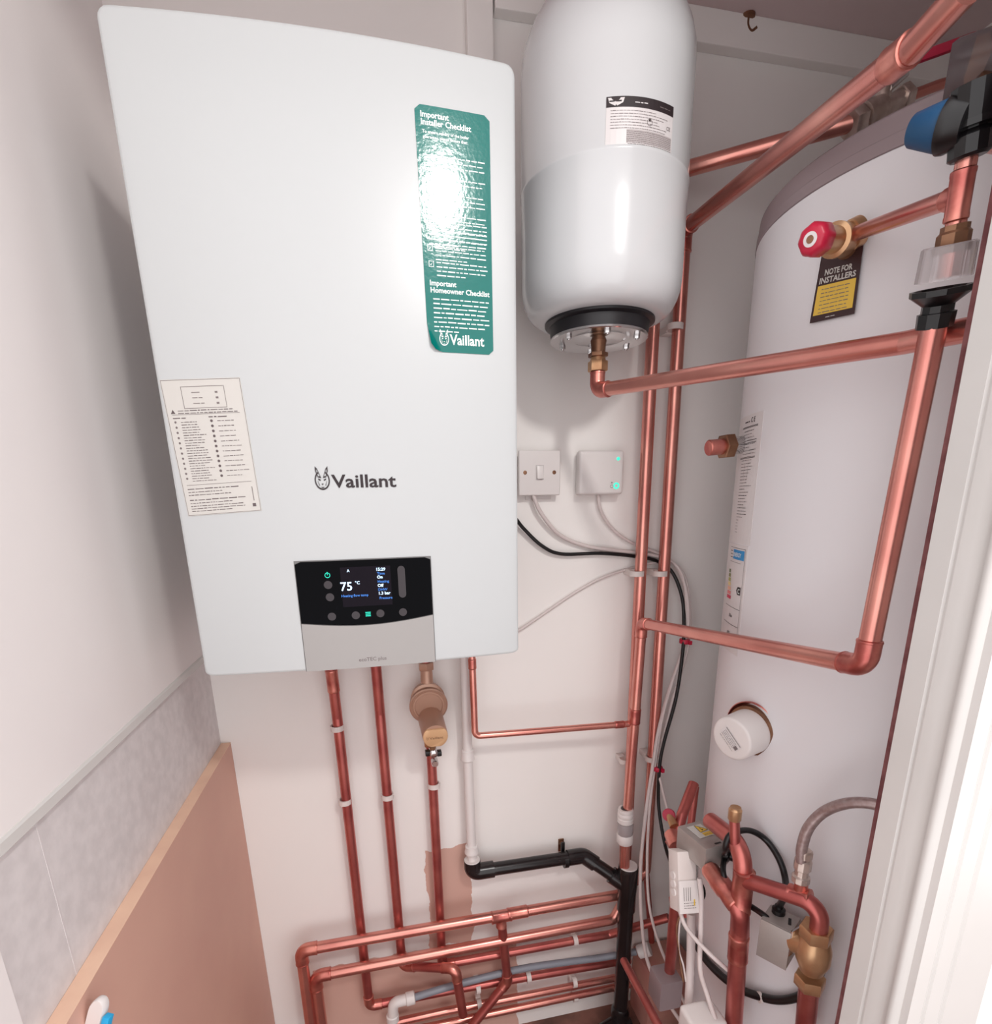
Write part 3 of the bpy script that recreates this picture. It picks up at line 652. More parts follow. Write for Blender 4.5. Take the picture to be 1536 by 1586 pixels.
bm = bmesh.new(); lathe(bm, sc+sx*.0163, sx, [(0,.0170),(.003,.0172),(.024,.0115),(.0255,.010)], 24); put(bm, 'blue_cap', M_blue, t)
bm = bmesh.new(); p = dep(1530,205,.445); lathe(bm, p, (1,.2,.1), [(0,.012),(.05,.012)], 20); put(bm, 'outlet_tail', M_copper, t)
# things at the very top right
bm = bmesh.new(); lathe(bm, dep(1466,118,.52), (dep(1545,92,.50)-dep(1466,118,.52)), [(0,.022),(.005,.0245),(.075,.0245)], 40, capa=False, capb=False); 
lathe(bm, dep(1466,118,.52), (dep(1545,92,.50)-dep(1466,118,.52)), [(0,.0208),(.075,.0228)], 40, capa=False, capb=False)
tag(put(bm, 'plastic_sleeve', M_sleeve), 'clear plastic sleeve above the black and blue valve at the right edge', 'sleeve')
t = thing('brass_union', dep(1520,105,.51), 'brass union seen through the clear sleeve at the upper right edge', 'fitting')
bm = bmesh.new(); hexnut(bm, dep(1516,97,.505), AX, .0155, .03); put(bm, 'union_body', M_brass, t)
bm = bmesh.new(); hexnut(bm, dep(1512,133,.50), AX, .010, .03); put(bm, 'union_nut', M_dbrass, t)
# lever valve run above the cylinder
l0 = at(1062,262,-.05); v0_ = at(1320,190,-.2); v1_ = at(1406,150,-.2); vdr = (v1_-v0_).normalized(); vL = (v1_-v0_).length
t = thing('lever_valve', v0_, 'plated isolating valve with small lever in the pipe above the cylinder top', 'valve')
bm = bmesh.new(); hexnut(bm, v0_-vdr*.008, vdr, .023, .022); lathe(bm, v0_, vdr, [(0,.015),(.018,.015),(.020,.020),(.034,.021),(.055,.019),(.058,.015),(vL-.012,.015)], 28)
hexnut(bm, v0_+vdr*(vL-.018), vdr, .020, .016); vm = v0_.lerp(v1_, .5); lathe(bm, vm, (0,-.1,1), [(0,.012),(.028,.011),(.030,.008),(.042,.008)], 20); put(bm, 'valve_body', M_nickel, t)
bm = bmesh.new(); a = vm+V((0,-.004,.042)); b = dep(1404,113,(vm-CAM).dot(AF)-.02); sweep(bm, [a, dep(1380,137,(vm-CAM).dot(AF)-.015), b], .005, 8); put(bm, 'lever', M_chrome, t)
# riser pair
z_top = at(1062,355,-.04).z
r2x = .843
pipe('copper_riser_pipe', 'right copper riser, from low left corner up and forward over the cylinder',
     [at(483,1600,-.06), at(466,1472,-.06), at(958,1386,-.06), V((.845,-.045,at(988,1352,-.04).z+.005)), V((r2x,-.04,z_top)), dep(1415,72,.49), dep(1500,-22,.435)],
     .0125, .02, elbows=(1,4), coup=((1,.655,.05),(4,.97,.03)), tees=((at(776,1419,-.06),(1,0,0),.05,(0,0,-1),.03,.011),), m=M_copper)
zt1 = l0.z
r1x = .789
pipe('copper_riser_pipe', 'left copper riser behind the vessel, leading to the plated lever valve',
     [at(500,1600,-.06), at(488,1512,-.06), at(950,1424,-.06), V((r1x,-.045,at(968,1392,-.04).z)), V((r1x,-.04,zt1)), l0, v0_],
     .0125, .02, elbows=(1,4), coup=((4,.5,.01),), m=M_copper)
bm = bmesh.new(); sweep(bm, [v1_, at(1450,133,-.2), at(1500,118,-.2)], .0075, 16); tag(put(bm, 'copper_tail_pipe', M_copper), 'thin copper pipe leaving the lever valve over the cylinder top', 'pipe')
pipe('copper_drop_pipe', 'copper pipe dropping from the tee and kinking forward to the floor',
     [at(777,1432,-.06), at(786,1520,-.06), atz(722,1600,-1.05)], .011, .02, elbows=(1,), m=M_copperd)
# vessel connection
ev = V((VC.x,VC.y,.457)); evb = at(923,607,VC.y)
pipe('copper_vessel_pipe', 'long copper pipe from under the vessel rightwards past the cylinder to the door frame',
     [ev, V((VC.x,VC.y,evb.z+.002)), dep(1400,531,.555), dep(1560,498,.475)], .011, .017, elbows=(1,))
bm = bmesh.new(); hexnut(bm, V((VC.x,VC.y,.448)), (0,0,-1), .0168, .016); lathe(bm, V((VC.x,VC.y,.4535)), (0,0,-1), [(0,.012),(.006,.0135)], 20); tag(put(bm, 'compression_nut', M_brass), 'bright brass compression nut on the pipe under the vessel', 'nut')
# red isolation lever
a, b = dep(1402,97,.60), dep(1512,57,.60); d = (b-a).normalized(); nrm = AF
bm = bmesh.new(); box(bm, (a+b)/2, ((b-a).length, .0105, .004), .001, (d, nrm.cross(d), nrm)); tag(put(bm, 'red_lever', M_redlever), 'flat red valve lever behind the thick slanting copper pipe', 'lever')
# ceiling hook
a = at(1160,24,-.25); bm = bmesh.new(); p = atz(1158,28,ZC-.004)
sweep(bm, spline([p+V((0,0,.006)), p+V((0,0,-.010)), p+V((.008,0,-.018)), p+V((.018,0,-.012))], 6), .0035, 10); lathe(bm, p+V((0,0,.0035)), (0,0,-1), [(0,.012),(.003,.012),(.005,.008)], 16)
tag(put(bm, 'ceiling_hook', M_dbrass), 'small dark hook screwed into the ceiling right of the vessel', 'hook')
# brass bracket on the frame
p = [dep(1480,549,.62), dep(1484,571,.62), dep(1479,590,.62)]
t = thing('brass_catch', p[2], 'small brass catch with screws behind the door frame below the crossing pipe', 'catch')
bm = bmesh.new(); d = (p[0]-p[2]).normalized(); xx = AF.cross(d).normalized()*-1; box(bm, (p[0]+p[2])/2+AX*.006, (.016, (p[0]-p[2]).length+.014, .004), .001, (AX, d, AF)); put(bm, 'plate', M_dbrass, t)
for q in p: bm = bmesh.new(); lathe(bm, q+AX*.003-AF*.001, -AF, [(0,.0058),(.003,.005),(.0042,.003)], 16); put(bm, 'screw', M_chrome, t)

# ================================================================ WALL SWITCH AND RECEIVER
t = thing('wall_switch', (.569,0,.275), 'square white wall switch beside the boiler edge, small rocker in the middle', 'switch')
bm = bmesh.new(); box2(bm, (.545,-.004,.224), (.60,0,.31), .002); box2(bm, (.531,-.016,.237), (.607,0,.313), .002); put(bm, 'back_box', M_white, t)
bm = bmesh.new(); box(bm, (.569,-.020,.275), (.086,.008,.086), .0028, seg=3); put(bm, 'face_plate', M_white, t)
bm = bmesh.new(); box(bm, (.569,-.0255,.276), (.0135,.006,.025), .0012, (V((1,0,0)), V((0,.99,-.12)), V((0,.12,.99)))); put(bm, 'rocker', M_white, t)
bm = bmesh.new()
for a, b, c, d_ in ((-.0082,-.014,.0082,-.0132),(-.0082,.0132,.0082,.014),(-.0082,-.014,-.0075,.014),(.0075,-.014,.0082,.014)): box2(bm, (.569+a,-.0243,.276+b), (.569+c,-.0238,.276+d_))
put(bm, 'rocker_gap', M_lightink, t, smooth=False)
for sx_ in (-.0302, .0302): bm = bmesh.new(); lathe(bm, (.569+sx_,-.0236,.276), (0,-1,0), [(0,.0042),(.0008,.0038),(.0009,.002)], 16); put(bm, 'screw', M_dbrass, t)
t = thing('wireless_receiver', (.698,0,.274), 'white wireless receiver box with two lit green indicators', 'receiver')
bm = bmesh.new(); box2(bm, (.654,-.012,.232), (.742,0,.315), .004); put(bm, 'back_plate', M_white, t)
bm = bmesh.new(); box(bm, (.698,-.020,.2745), (.097,.022,.086), .008, seg=5); put(bm, 'cover', M_white, t)
bm = bmesh.new(); lathe(bm, (.7325,-.0305,.301), (0,-1,0), [(0,.0036),(.0012,.0034),(.0016,.002)], 20); o = put(bm, 'status_light', M_led, t)
bm = bmesh.new(); lathe(bm, (.7305,-.0305,.2485), (0,-1,0), [(0,.0066),(.0012,.0064),(.0012,.0036),(.0004,.0034)], 28, capb=False); o = put(bm, 'button_ring', M_led, t)
bm = bmesh.new(); lathe(bm, (.7305,-.0305,.2485), (0,-1,0), [(0,.0034),(.001,.003)], 20); put(bm, 'button', M_white, t)
bm = bmesh.new(); FR = lambda u, v, h: V((u,-.031-h,v)); disc(bm, .7205, .2475, .0034, FR, .0002, 0, 16, .0026); poly(bm, [(.7185,.2535),(.7225,.2535),(.7205,.257)], FR, .0002); put(bm, 'symbols', M_greyink, t, smooth=False)

# ================================================================ BOILER TAILS
def Z(x, y, Y): return at(x, y, Y).z
p1 = at(513,1045,-.032); x1 = .1365
pipe('copper_boiler_pipe', 'leftmost copper pipe under the boiler, turning right at the wall bottom',
     [V((x1-.002,-.06,.02)), V((x1,-.030,-.20)), at(572,1558,-.03), at(700,1533,-.03), at(975,1486,-.03)], .0105, .018, elbows=(2,), coup=((0,.62,.05),), m=M_copperd)
pipe('copper_boiler_pipe', 'middle copper pipe under the boiler, ending in the forward dog-leg to the floor',
     [V((.2215,-.06,.02)), V((.2225,-.030,-.20)), at(623,1496,-.03), at(705,1500,-.11), at(717,1572,-.11)], .0105, .018, elbows=(2,3), coup=((0,.1,.03),), m=M_copperd)
x3 = .324
pipe('copper_boiler_pipe', 'copper pipe below the bronze dirt filter, turning right at the third low level',
     [V((x3,-.032,-.27)), at(685,1494,-.03), at(944,1447,-.03), at(1035,1421,-.10)], .0105, .018, elbows=(1,), m=M_copperd)
pipe('copper_filter_inlet', 'short copper pipe between the boiler underside and the bronze dirt filter', [V((.3215,-.045,.02)), V((.322,-.045,-.13))], .010, .01, coup=((0,.55,.03),), m=M_copperd)
pipe('copper_relief_pipe', 'thin copper pipe from the boiler right corner, turning right to the riser',
     [V((.412,-.075,.02)), V((.414,-.075,Z(745,1139,-.075))), at(975,1121,-.085)], .0072, .012, coup=((0,.42,.022),(1,.93,.022)), m=M_copper, ext=.6)
# dirt filter
t = thing('dirt_filter', (.322,-.06,-.2), 'bronze coloured round dirt filter under the boiler with raised oval cap', 'filter')
fcn = V((.322,-.045,-.185)); fd = V((.02,-.985,-.10)).normalized()
bm = bmesh.new(); lathe(bm, fcn+fd*-.022+V((0,0,.012)), fd, [(0,.024),(.006,.033),(.022,.036),(.024,.033)], 40); put(bm, 'filter_body', M_bronze, t)
bm = bmesh.new(); lathe(bm, fcn+V((0,0,.002)), fd, [(0,.038),(.005,.0395),(.011,.0395),(.0125,.037),(.0115,.0345),(.0115,.0335),(.013,.0325),(.013,.029),(.0115,.028),(.011,.02)], 48); put(bm, 'locking_ring', M_bronze, t)
cc = V((.325,-.052,-.213)); 
bm = bmesh.new(); lathe(bm, cc, fd, [(0,.026),(.050,.0255),(.072,.025),(.0755,.0235)], 40); cp = put(bm, 'cap', M_bronze, t)
xf = V((1,0,0)); yf = fd.cross(xf).normalized(); yf = yf if yf.z > 0 else -yf; cf = cc+fd*.0757
FC = lambda u, v, h: cf+xf*u+yf*v+fd*h
bm = bmesh.new(); pts = []
for k in range(32):
    a = 2*PI*k/32; pts.append((.0245*math.cos(a), max(-.022, min(.0165, .0245*math.sin(a)))))
ring_loft(bm, [[FC(u, v, 0) for u, v in pts], [FC(u*.99, v*.99, .003) for u, v in pts], [FC(u*.95, v*.95, .0038) for u, v in pts]]); cp2 = put(bm, 'cap_face', M_bronzel, t)
bm = bmesh.new(); emblem(bm, -.016, -.002, .006, FC, .004); text(bm, 'Vaillant', -.012, -.0045, .0075, FC, .004, 0, .01, 'L', width=.027); put(bm, 'lettering', M_dbrass, cp2, smooth=False)
bm = bmesh.new(); hexnut(bm, V((.322,-.045,-.092)), (0,0,-1), .0165, .016); lathe(bm, V((.322,-.045,-.105)), (0,0,-1), [(0,.012),(.03,.013)], 24); put(bm, 'inlet_nut', M_bronze, t)
bm = bmesh.new(); a = V((.3245,-.036,-.272)); hexnut(bm, a+V((0,0,.012)), (0,0,-1), .0165, .022); lathe(bm, a+V((0,0,.04)), (0,0,-1), [(0,.011),(.03,.0115)], 20); lathe(bm, a+V((0,-.008,.028)), (0,-1,-.2), [(0,.010),(.02,.010),(.022,.008)], 20); put(bm, 'valve_tail', M_brass, t)
bm = bmesh.new(); q_ = at(674,1184,-.066); lathe(bm, q_+V((0,.03,0)), (0,-1,0), [(0,.0075),(.028,.0075),(.030,.006)], 16); lathe(bm, at(672,1169,-.072)+V((0,.04,0)), (0,-1,0), [(0,.009),(.036,.009),(.038,.0065),(.0385,.003)], 16); put(bm, 'drain_screw', M_chrome, t)
for sg in (-1,1): bm = bmesh.new(); box(bm, at(671+9*sg,1166,-.062), (.010,.014,.011), .002); put(bm, 'black_lug', M_black, t)

# white condensate pipe, black waste
xw = .4035; wy = -.032
t = thing('condensate_pipe', (xw,wy,-.57), 'white plastic condensate pipe running down the wall into the black elbow', 'pipe')
zb = Z(732,1334,-.045); zj = Z(730,1322,-.04)
bm = bmesh.new(); sweep(bm, [V((.402,-.05,.02)), V((xw,wy,-.30)), V((.4045,-.04,zb-.006))], .0108); put(bm, 'pipe_length', M_white, t)
bm = bmesh.new(); zz = Z(724,1168,wy); lathe(bm, V((xw,wy,zz+.012)), (0,0,-1), [(0,.0115),(.002,.0138),(.016,.0142),(.024,.0155),(.026,.0138),(.028,.011)], 28); put(bm, 'socket_joint', M_white, t)
bm = bmesh.new(); lathe(bm, V((.4044,-.0395,zj+.022)), (0,0,-1), [(0,.0115),(.002,.0145),(.010,.0148),(.016,.0165),(.019,.0165),(.022,.012),(.030,.0115)], 28); put(bm, 'socket_joint', M_white, t)
BX, BY = .772, -.092; zt_ = at(967,1342,BY).z
t = thing('waste_pipe', (BX,BY,ZF), 'black plastic waste pipe with wall run and tall stack to floor', 'pipe')
e = V((.4045,-.04,zb)); r1 = at(741,1360,-.04); r2 = at(903,1325,-.04); r1 = V((.4045,-.04,r2.z+.002)); jn = V((BX,BY,zt_-.055))
bm = bmesh.new(); sweep(bm, fillet([e, r1, r2, jn], .022, 8), .0155, 24); put(bm, 'wall_run', M_waste, t)
bm = bmesh.new(); sweep(bm, fillet([e, r1, r1+V((.05,0,0))], .024, 10), .0192, 24); put(bm, 'elbow', M_waste, t)
bm = bmesh.new(); d = (jn-r2).normalized(); sweep(bm, fillet([r2-V((.04,0,0)), r2, r2+d*.035], .024, 10), .019, 24); put(bm, 'elbow', M_waste, t)
bm = bmesh.new(); lathe(bm, V((BX,BY,ZF)), (0,0,1), [(0,.0185),(zt_-ZF-.12,.0185),(zt_-ZF-.11,.0187)], 32); put(bm, 'stack', M_waste, t)
bm = bmesh.new(); lathe(bm, V((BX,BY,zt_-.125)), (0,0,1), [(0,.019),(.001,.0215),(.05,.022),(.075,.0235),(.118,.024),(.124,.023),(.125,.0165)], 36); sweep(bm, [jn-d*.045, jn], .0205, 24); put(bm, 'swept_tee', M_waste, t)
bm = bmesh.new(); sweep(bm, [V((BX+.02,BY,ZF+.05)), V((BX-.055,BY-.02,ZF+.045))], .024, 24); lathe(bm, V((BX,BY,ZF)), (0,0,1), [(0,.0235),(.09,.0235),(.1,.019)], 28); put(bm, 'foot_tee', M_waste, t)
for c_, r_ in ((V((BX,BY,zt_)), .0218), (e, .0185)): bm = bmesh.new(); lathe(bm, c_-V((0,0,.006)), (0,0,1), [(0,r_),(.007,r_),(.008,r_*.97),(.0075,r_*.55)], 32); o = put(bm, 'white_seal', M_white, t)
t = thing('pipe_bracket', at(872,1330,0), 'small black bracket holding the black waste run to the wall', 'bracket')
p = at(875,1332,-.04); bm = bmesh.new(); rr = .0185
lathe(bm, p-V((.005,0,0)), (1,0,0), [(0,rr),(.010,rr)], 28); box(bm, p+V((0,.018,.012)), (.009,.006,.05), .001); put(bm, 'strap', M_black, t)
bm = bmesh.new(); q = at(869,1306,-.004); box(bm, q+V((0,.002,-.006)), (.014,.004,.034), .001); lathe(bm, q, (0,-1,0), [(0,.006),(.004,.006),(.005,.003)], 16); put(bm, 'screw_tab', M_dbrass, t)
# white and clear trap on the discharge pipe
pa = at(969,1252,-.092); pb_ = at(967,1330,-.092); dd = (pb_-pa).normalized(); S = (pb_-pa).length
t = thing('dry_trap', pb_, 'white and clear plastic trap joining the copper pipe to the black stack', 'trap')
def lt(name, m, pr, n=32): b_ = bmesh.new(); lathe(b_, pa, dd, pr, n, capa=False, capb=False); return put(b_, name, m, t)
lt('top_nut', M_white, [(0,.0115),(0,.0165),(.006,.018),(.010,.0165),(.013,.0185),(.019,.0185),(.022,.0165),(.024,.0185),(.034,.0185),(.037,.015),(.037,.011)])
lt('clear_chamber', M_clear, [(.036,.0165),(.040,.0185),(.060,.0185),(.068,.017),(.068,.0145),(.040,.0155)])
lt('lower_nut', M_white, [(.066,.0125),(.066,.0175),(.070,.0192),(.088,.0192),(.091,.017),(.091,.0122)])
bm = bmesh.new(); sweep(bm, [pa+dd*.055, pb_+dd*.03], .0122, 24); put(bm, 'copper_tail', M_copper, t)
lt('inner_seal', M_hose, [(.040,.010),(.052,.0125),(.056,.008)])

# low pipes along the wall
pipe('copper_low_pipe', 'low copper pipe fourth from the floor clipped right beside the black stack', [at(600,1586,-.03), at(690,1566,-.03), at(975,1510,-.03)], .0095, .01, m=M_copper)
pipe('copper_low_pipe', 'lowest copper pipe along the foot of the back wall', [at(620,1600,-.035), at(975,1524,-.035)], .0095, .01, m=M_copper)
t = thing('grey_plastic_pipe', at(628,1549,-.055), 'grey plastic pipe curving along the wall bottom with white elbow at its left end', 'pipe')
gp = spline([at(622,1551,-.06), at(700,1527,-.055), at(800,1502,-.045), at(870,1491,-.045), at(925,1484,-.05), at(985,1474,-.07)], 6)
bm = bmesh.new(); sweep(bm, gp, .0085, 18); put(bm, 'pipe_length', M_grey, t)
bm = bmesh.new(); a, b, c = at(636,1546,-.06), at(609,1553,-.062), at(608,1575,-.062); sweep(bm, fillet([a, b, c], .014), .0125, 24)
d = (a-b).normalized(); lathe(bm, a-d*.012, d, [(0,.013),(.002,.015),(.02,.015),(.022,.012)], 28); lathe(bm, c+V((0,0,.008)), (0,0,-1), [(0,.0128),(.002,.0148),(.018,.0148),(.020,.012)], 28); put(bm, 'white_elbow', M_white, t)
bm = bmesh.new(); a, b = at(988,1474,-.07), at(1004,1470,-.08); lathe(bm, a, (b-a), [(0,.014),(.002,.017),(.032,.017),(.034,.010)], 24); put(bm, 'white_coupler', M_white, t)

# clips
for x, y, Y, r, lb_ in ((522,1127,-.0305,.0105,'upper white clip on the leftmost boiler pipe'),(534,1241,-.0305,.0105,'lower white clip on the leftmost boiler pipe'),
                (600,1233,-.0305,.0105,'white clip on the middle boiler pipe'),(672,1216,-.0315,.0105,'white clip on the pipe below the bronze filter'),
                (986,888,-.043,.0125,'white clip halfway up the left copper riser'),(1022,888,-.043,.0125,'white clip halfway up the right copper riser'),
                (1045,507,-.043,.0125,'white clip high on the right riser beside the vessel foot'),(1009,1174,-.043,.0125,'white clip low on the right riser above the red cable tie')):
    clip(at(x, y, Y), (0,0,1), r, lb_)
for x, y, lb_ in ((890,1456,'white clip on the third low pipe left of the black stack'),(818,1513,'white clip on the fourth low pipe under the kinked drop pipe'),
              (889,1521,'white clip on the second lowest pipe left of the black stack'),(890,1543,'white clip on the lowest pipe left of the black stack'),
              (740,1530,'white clip right of the dog-leg pipe, upper one'),(742,1556,'white clip right of the dog-leg pipe, lower one')):
    clip(at(x, y, -.032), (1,0,0), .0105, lb_)
clip(at(966,1178,-.030), (0,0,1), .009, 'white clip peeping out left of the left riser')

# ================================================================ CABLES
def path(*a): return [at(x, y, Y) for x, y, Y in a]
cable('black_cable', 'black cable from behind the boiler, curving behind the risers and down the wall', path((796,800,-.02),(812,820,-.014),(840,846,-.012),(870,858,-.010),(930,857,-.010),(985,862,-.010),(1020,870,-.012),(1042,888,-.02),(1056,925,-.04),(1059,965,-.055),(1057,1010,-.066),(1047,1080,-.07),(1028,1150,-.074),(1021,1190,-.078),(1020,1250,-.084),(1030,1310,-.12),(1042,1345,-.2)), .0038, M_cableb)
cable('white_cable', 'thick white cable leaving the bottom of the wall switch to the bundle behind the risers', path((824,764,-.018),(838,795,-.018),(866,828,-.012),(905,845,-.008),(950,852,-.008),(1000,858,-.008),(1040,870,-.015),(1060,905,-.04),(1066,960,-.055),(1056,1010,-.056),(1036,1070,-.056),(1020,1130,-.062),(1011,1185,-.07),(1000,1260,-.09),(992,1340,-.11),(993,1420,-.14),(1003,1490,-.18),(1030,1545,-.22),(1060,1592,-.28)), .0042)
cable('white_cable', 'thin white cable from under the wireless receiver to the bundle behind the risers', path((926,762,-.015),(930,790,-.012),(945,815,-.008),(965,833,-.008),(990,846,-.008),(1030,862,-.012),(1056,890,-.035),(1063,940,-.05),(1062,990,-.056),(1043,1050,-.056),(1026,1110,-.062),(1014,1185,-.068),(1006,1250,-.09),(1002,1330,-.11),(1005,1400,-.14),(1020,1460,-.2),(1045,1520,-.25),(1068,1572,-.33)), .0034)
cable('white_cable', 'white cable emerging at the lower right edge of the boiler, rising to the risers', path((790,984,-.01),(812,971,-.008),(850,945,-.006),(890,918,-.006),(930,896,-.006),(970,882,-.006),(1010,872,-.008),(1040,872,-.012),(1060,892,-.03),(1068,940,-.05),(1066,1000,-.056),(1040,1090,-.060),(1020,1180,-.068),(1024,1215,-.09),(1036,1262,-.14),(1046,1290,-.2),(1052,1300,-.26)), .003)
for x, y, Y, lb_ in ((1060,993,-.058,'red tie round the cable bundle just below the slanting copper pipe'),(1018,1190,-.070,'red tie round the cable bundle beside the low riser clip')):
    bm = bmesh.new(); p = at(x, y, Y); lathe(bm, p-V((0,0,.005)), (.05,0,1), [(0,.0108),(.001,.0115),(.009,.0115),(.010,.0108)], 20); box(bm, p+V((.008,-.01,-.002)), (.007,.006,.009), .001); tag(put(bm, 'cable_tie', M_red), lb_, 'cable tie', 'red cable ties')

# ================================================================ ZONE VALVES BY THE CYLINDER
# head 1
Zh = -.335; A = V((.729,-.36,Zh)); HA = [atz(x, y, Zh) for x, y in ((1051.5,1278.7),(1086,1269.4),(1126,1301.6),(1095,1318.8))]
hx = (HA[1]-HA[0]).normalized(); hy = (HA[3]-HA[0]); hy = (hy-hx*hy.dot(hx)).normalized(); cen = sum(HA, V())/4; hw = ((HA[1]-HA[0]).length+(HA[2]-HA[3]).length)/2; hl = ((HA[3]-HA[0]).length+(HA[2]-HA[1]).length)/2
t = thing('zone_valve', cen, 'grey metal motorised valve head with electric warning sticker, beside the cylinder foot', 'zone valve')
bm = bmesh.new(); box(bm, cen-V((0,0,.022)), (hw, hl, .043), .002, (hx, -hy, V((0,0,1)))); hd = put(bm, 'motor_head', M_zone, t)
fn = bilin(cen-hx*hw/2-hy*hl/2, cen+hx*hw/2-hy*hl/2, cen+hx*hw/2+hy*hl/2, cen-hx*hw/2+hy*hl/2, hw, hl, V((0,0,1)))
bm = bmesh.new(); q = hl; rect(bm, hw*.22, q*.38, hw*.80, q*.86, fn, .0004, 0, 1, .0004)
poly(bm, [(hw*.52,q*.84),(hw*.80,q*.60),(hw*.46,q*.56)], fn, .0007, 1)
for e0, e1 in (((.52,.84),(.80,.60)),((.80,.60),(.46,.56)),((.46,.56),(.52,.84))):
    a_, b_ = V((hw*e0[0],q*e0[1])), V((hw*e1[0],q*e1[1])); nn_ = (b_-a_).orthogonal().normalized()*.0009; poly(bm, [tuple(a_),tuple(b_),tuple(b_+nn_),tuple(a_+nn_)], fn, .0009, 2)
poly(bm, [(hw*.58,q*.73),(hw*.62,q*.72),(hw*.60,q*.66),(hw*.66,q*.64),(hw*.60,q*.60),(hw*.57,q*.66),(hw*.60,q*.67)], fn, .001, 2)
rect(bm, hw*.46, q*.40, hw*.80, q*.53, fn, .0007, 1); smalltext(bm, hw*.48, hw*.78, q*.44, .0022, fn, .001, 3)
put(bm, 'warning_sticker', [M_paper, M_yellow, M_ink, M_greyink], hd, smooth=False)
bm = bmesh.new(); box(bm, cen+hy*(hl*.42)+hx*.004+V((0,0,.0003)), (.012,.003,.0008), 0, (hx, hy, V((0,0,1)))); put(bm, 'manual_slot', M_black, hd, smooth=False)
gl = cen+hy*(hl*.5)+hx*(hw*.3)-V((0,0,.02)); bm = bmesh.new(); lathe(bm, gl, (hy+hx*.6).normalized(), [(0,.012),(.008,.012),(.010,.008),(.022,.0075)], 16); put(bm, 'cable_gland', M_black, t)
P1t = at(1152,1330,-.5); P1b = at(1135,1600,-.5); 
vb1 = dep(1103,1352,.90); jn1 = dep(1146,1408,.845)
bm = bmesh.new(); dvv = (jn1-vb1).normalized(); lathe(bm, vb1-dvv*.012, dvv, [(0,.012),(.006,.015),(.022,.015),(.030,.0165),(.045,.0165),(.050,.015),(.062,.0162),(.072,.0162),(.074,.0145)], 24); put(bm, 'valve_body', M_fit, t)
# pipe P1
pe0 = dep(1100,1271,.93); 
pipe('copper_flow_pipe', 'thick upright copper pipe with curved top, before the cylinder foot',
     [pe0, dep(1152,1312,.83), at(1146,1420,-.5), P1b], .0138, .032, coup=((2,.25,.05),), tees=((at(1149,1380,-.5),(0,0,1),.075,jn1-vb1,-.001,.001),), m=M_copperd, er=1.12)
pipe('copper_valve_outlet', 'short copper pipe joining the brass body under the warning sticker head to the upright pipe', [vb1+dvv*.03, jn1, at(1146,1445,-.5)], .0138, .02, m=M_copperd)
t = thing('air_vent', dep(1138,1300,.845), 'small upright copper stub with brass cap on top of the curved pipe', 'air vent')
bm = bmesh.new(); a = dep(1138,1306,.845); sweep(bm, [a, dep(1137,1262,.835)], .0078, 18); put(bm, 'stub', M_copperd, t)
bm = bmesh.new(); lathe(bm, dep(1137,1270,.837), (0,0,1), [(0,.0085),(.002,.0098),(.018,.0098),(.020,.008),(.022,.008),(.0215,.004)], 20); put(bm, 'brass_cap', M_brass, t)
# branch to valve 2
q1 = dep(1158,1366,.825); q2 = dep(1272,1402,.75); q3 = dep(1266,1452,.765)
pipe('copper_return_branch', 'copper pipe from the thick upright pipe across and down into the second brass valve', [at(1149,1363,-.5), dep(1170,1368,.82), q2, q3], .0118, .026, 
     tees=((dep(1238,1388,.775), dep(1260,1396,.76)-dep(1170,1368,.82), .03, (0,0,1), .03, .0078),), m=M_copperd)
# zone valve 2
Z2 = -.385; HB = [atz(x, y, Z2) for x, y in ((1178,1421),(1198,1400),(1246,1418),(1226.5,1445))]
hx2 = (HB[3]-HB[0]); w2 = hx2.length; hx2.normalize(); hy2 = HB[1]-HB[0]; hy2 = (hy2-hx2*hy2.dot(hx2)); l2_ = hy2.length*.95; hy2.normalize(); c2 = HB[0]+hx2*w2/2+hy2*l2_/2
t = thing('zone_valve', c2, 'grey metal motorised valve head with black gland, right of the thick upright pipe', 'zone valve')
bm = bmesh.new(); box(bm, c2-V((0,0,.033)), (w2, l2_, .066), .003, (hx2, hy2, V((0,0,1)))); hd2 = put(bm, 'motor_head', M_zone, t)
bm = bmesh.new(); box(bm, c2-V((0,0,.034))-hy2*(l2_/2+.0008), (w2*.98, .0016, .066), .0006, (hx2, hy2, V((0,0,1)))); put(bm, 'cover_plate', M_zone, hd2)
bm = bmesh.new(); box(bm, c2+hx2*w2*.28+V((0,0,.0004)), (.004,.014,.0012), 0, ((hx2+hy2*.3).normalized(), (hy2-hx2*.3).normalized(), V((0,0,1)))); put(bm, 'manual_slot', M_black, hd2, smooth=False)
g2 = dep(1207,1403,(c2-CAM).dot(AF)-.005); bm = bmesh.new(); lathe(bm, c2+hy2*l2_*.2-hx2*w2*.15, (0,0,1), [(0,.0095),(.007,.0095),(.009,.006),(.013,.006)], 18); g2 = c2+hy2*l2_*.2-hx2*w2*.15+V((0,0,.012)); put(bm, 'cable_gland', M_black, t)
v2t = dep(1265,1435,.765); v2b = dep(1252,1532,.80); d2 = (v2b-v2t).normalized(); L2 = (v2b-v2t).length
bm = bmesh.new(); hexnut(bm, v2t, d2, .0215, .020); lathe(bm, v2t+d2*.018, d2, [(0,.015),(.006,.019),(.020,.0225),(.040,.0225),(.052,.018),(.060,.016)], 28); hexnut(bm, v2t+d2*(L2-.026), d2, .0205, .020); lathe(bm, v2t+d2*.035, c2-V((0,0,.03))-(v2t+d2*.035), [(0,.018),(.030,.018),(.032,.014),(.04,.014)], 20)
put(bm, 'valve_body', M_brass, t)
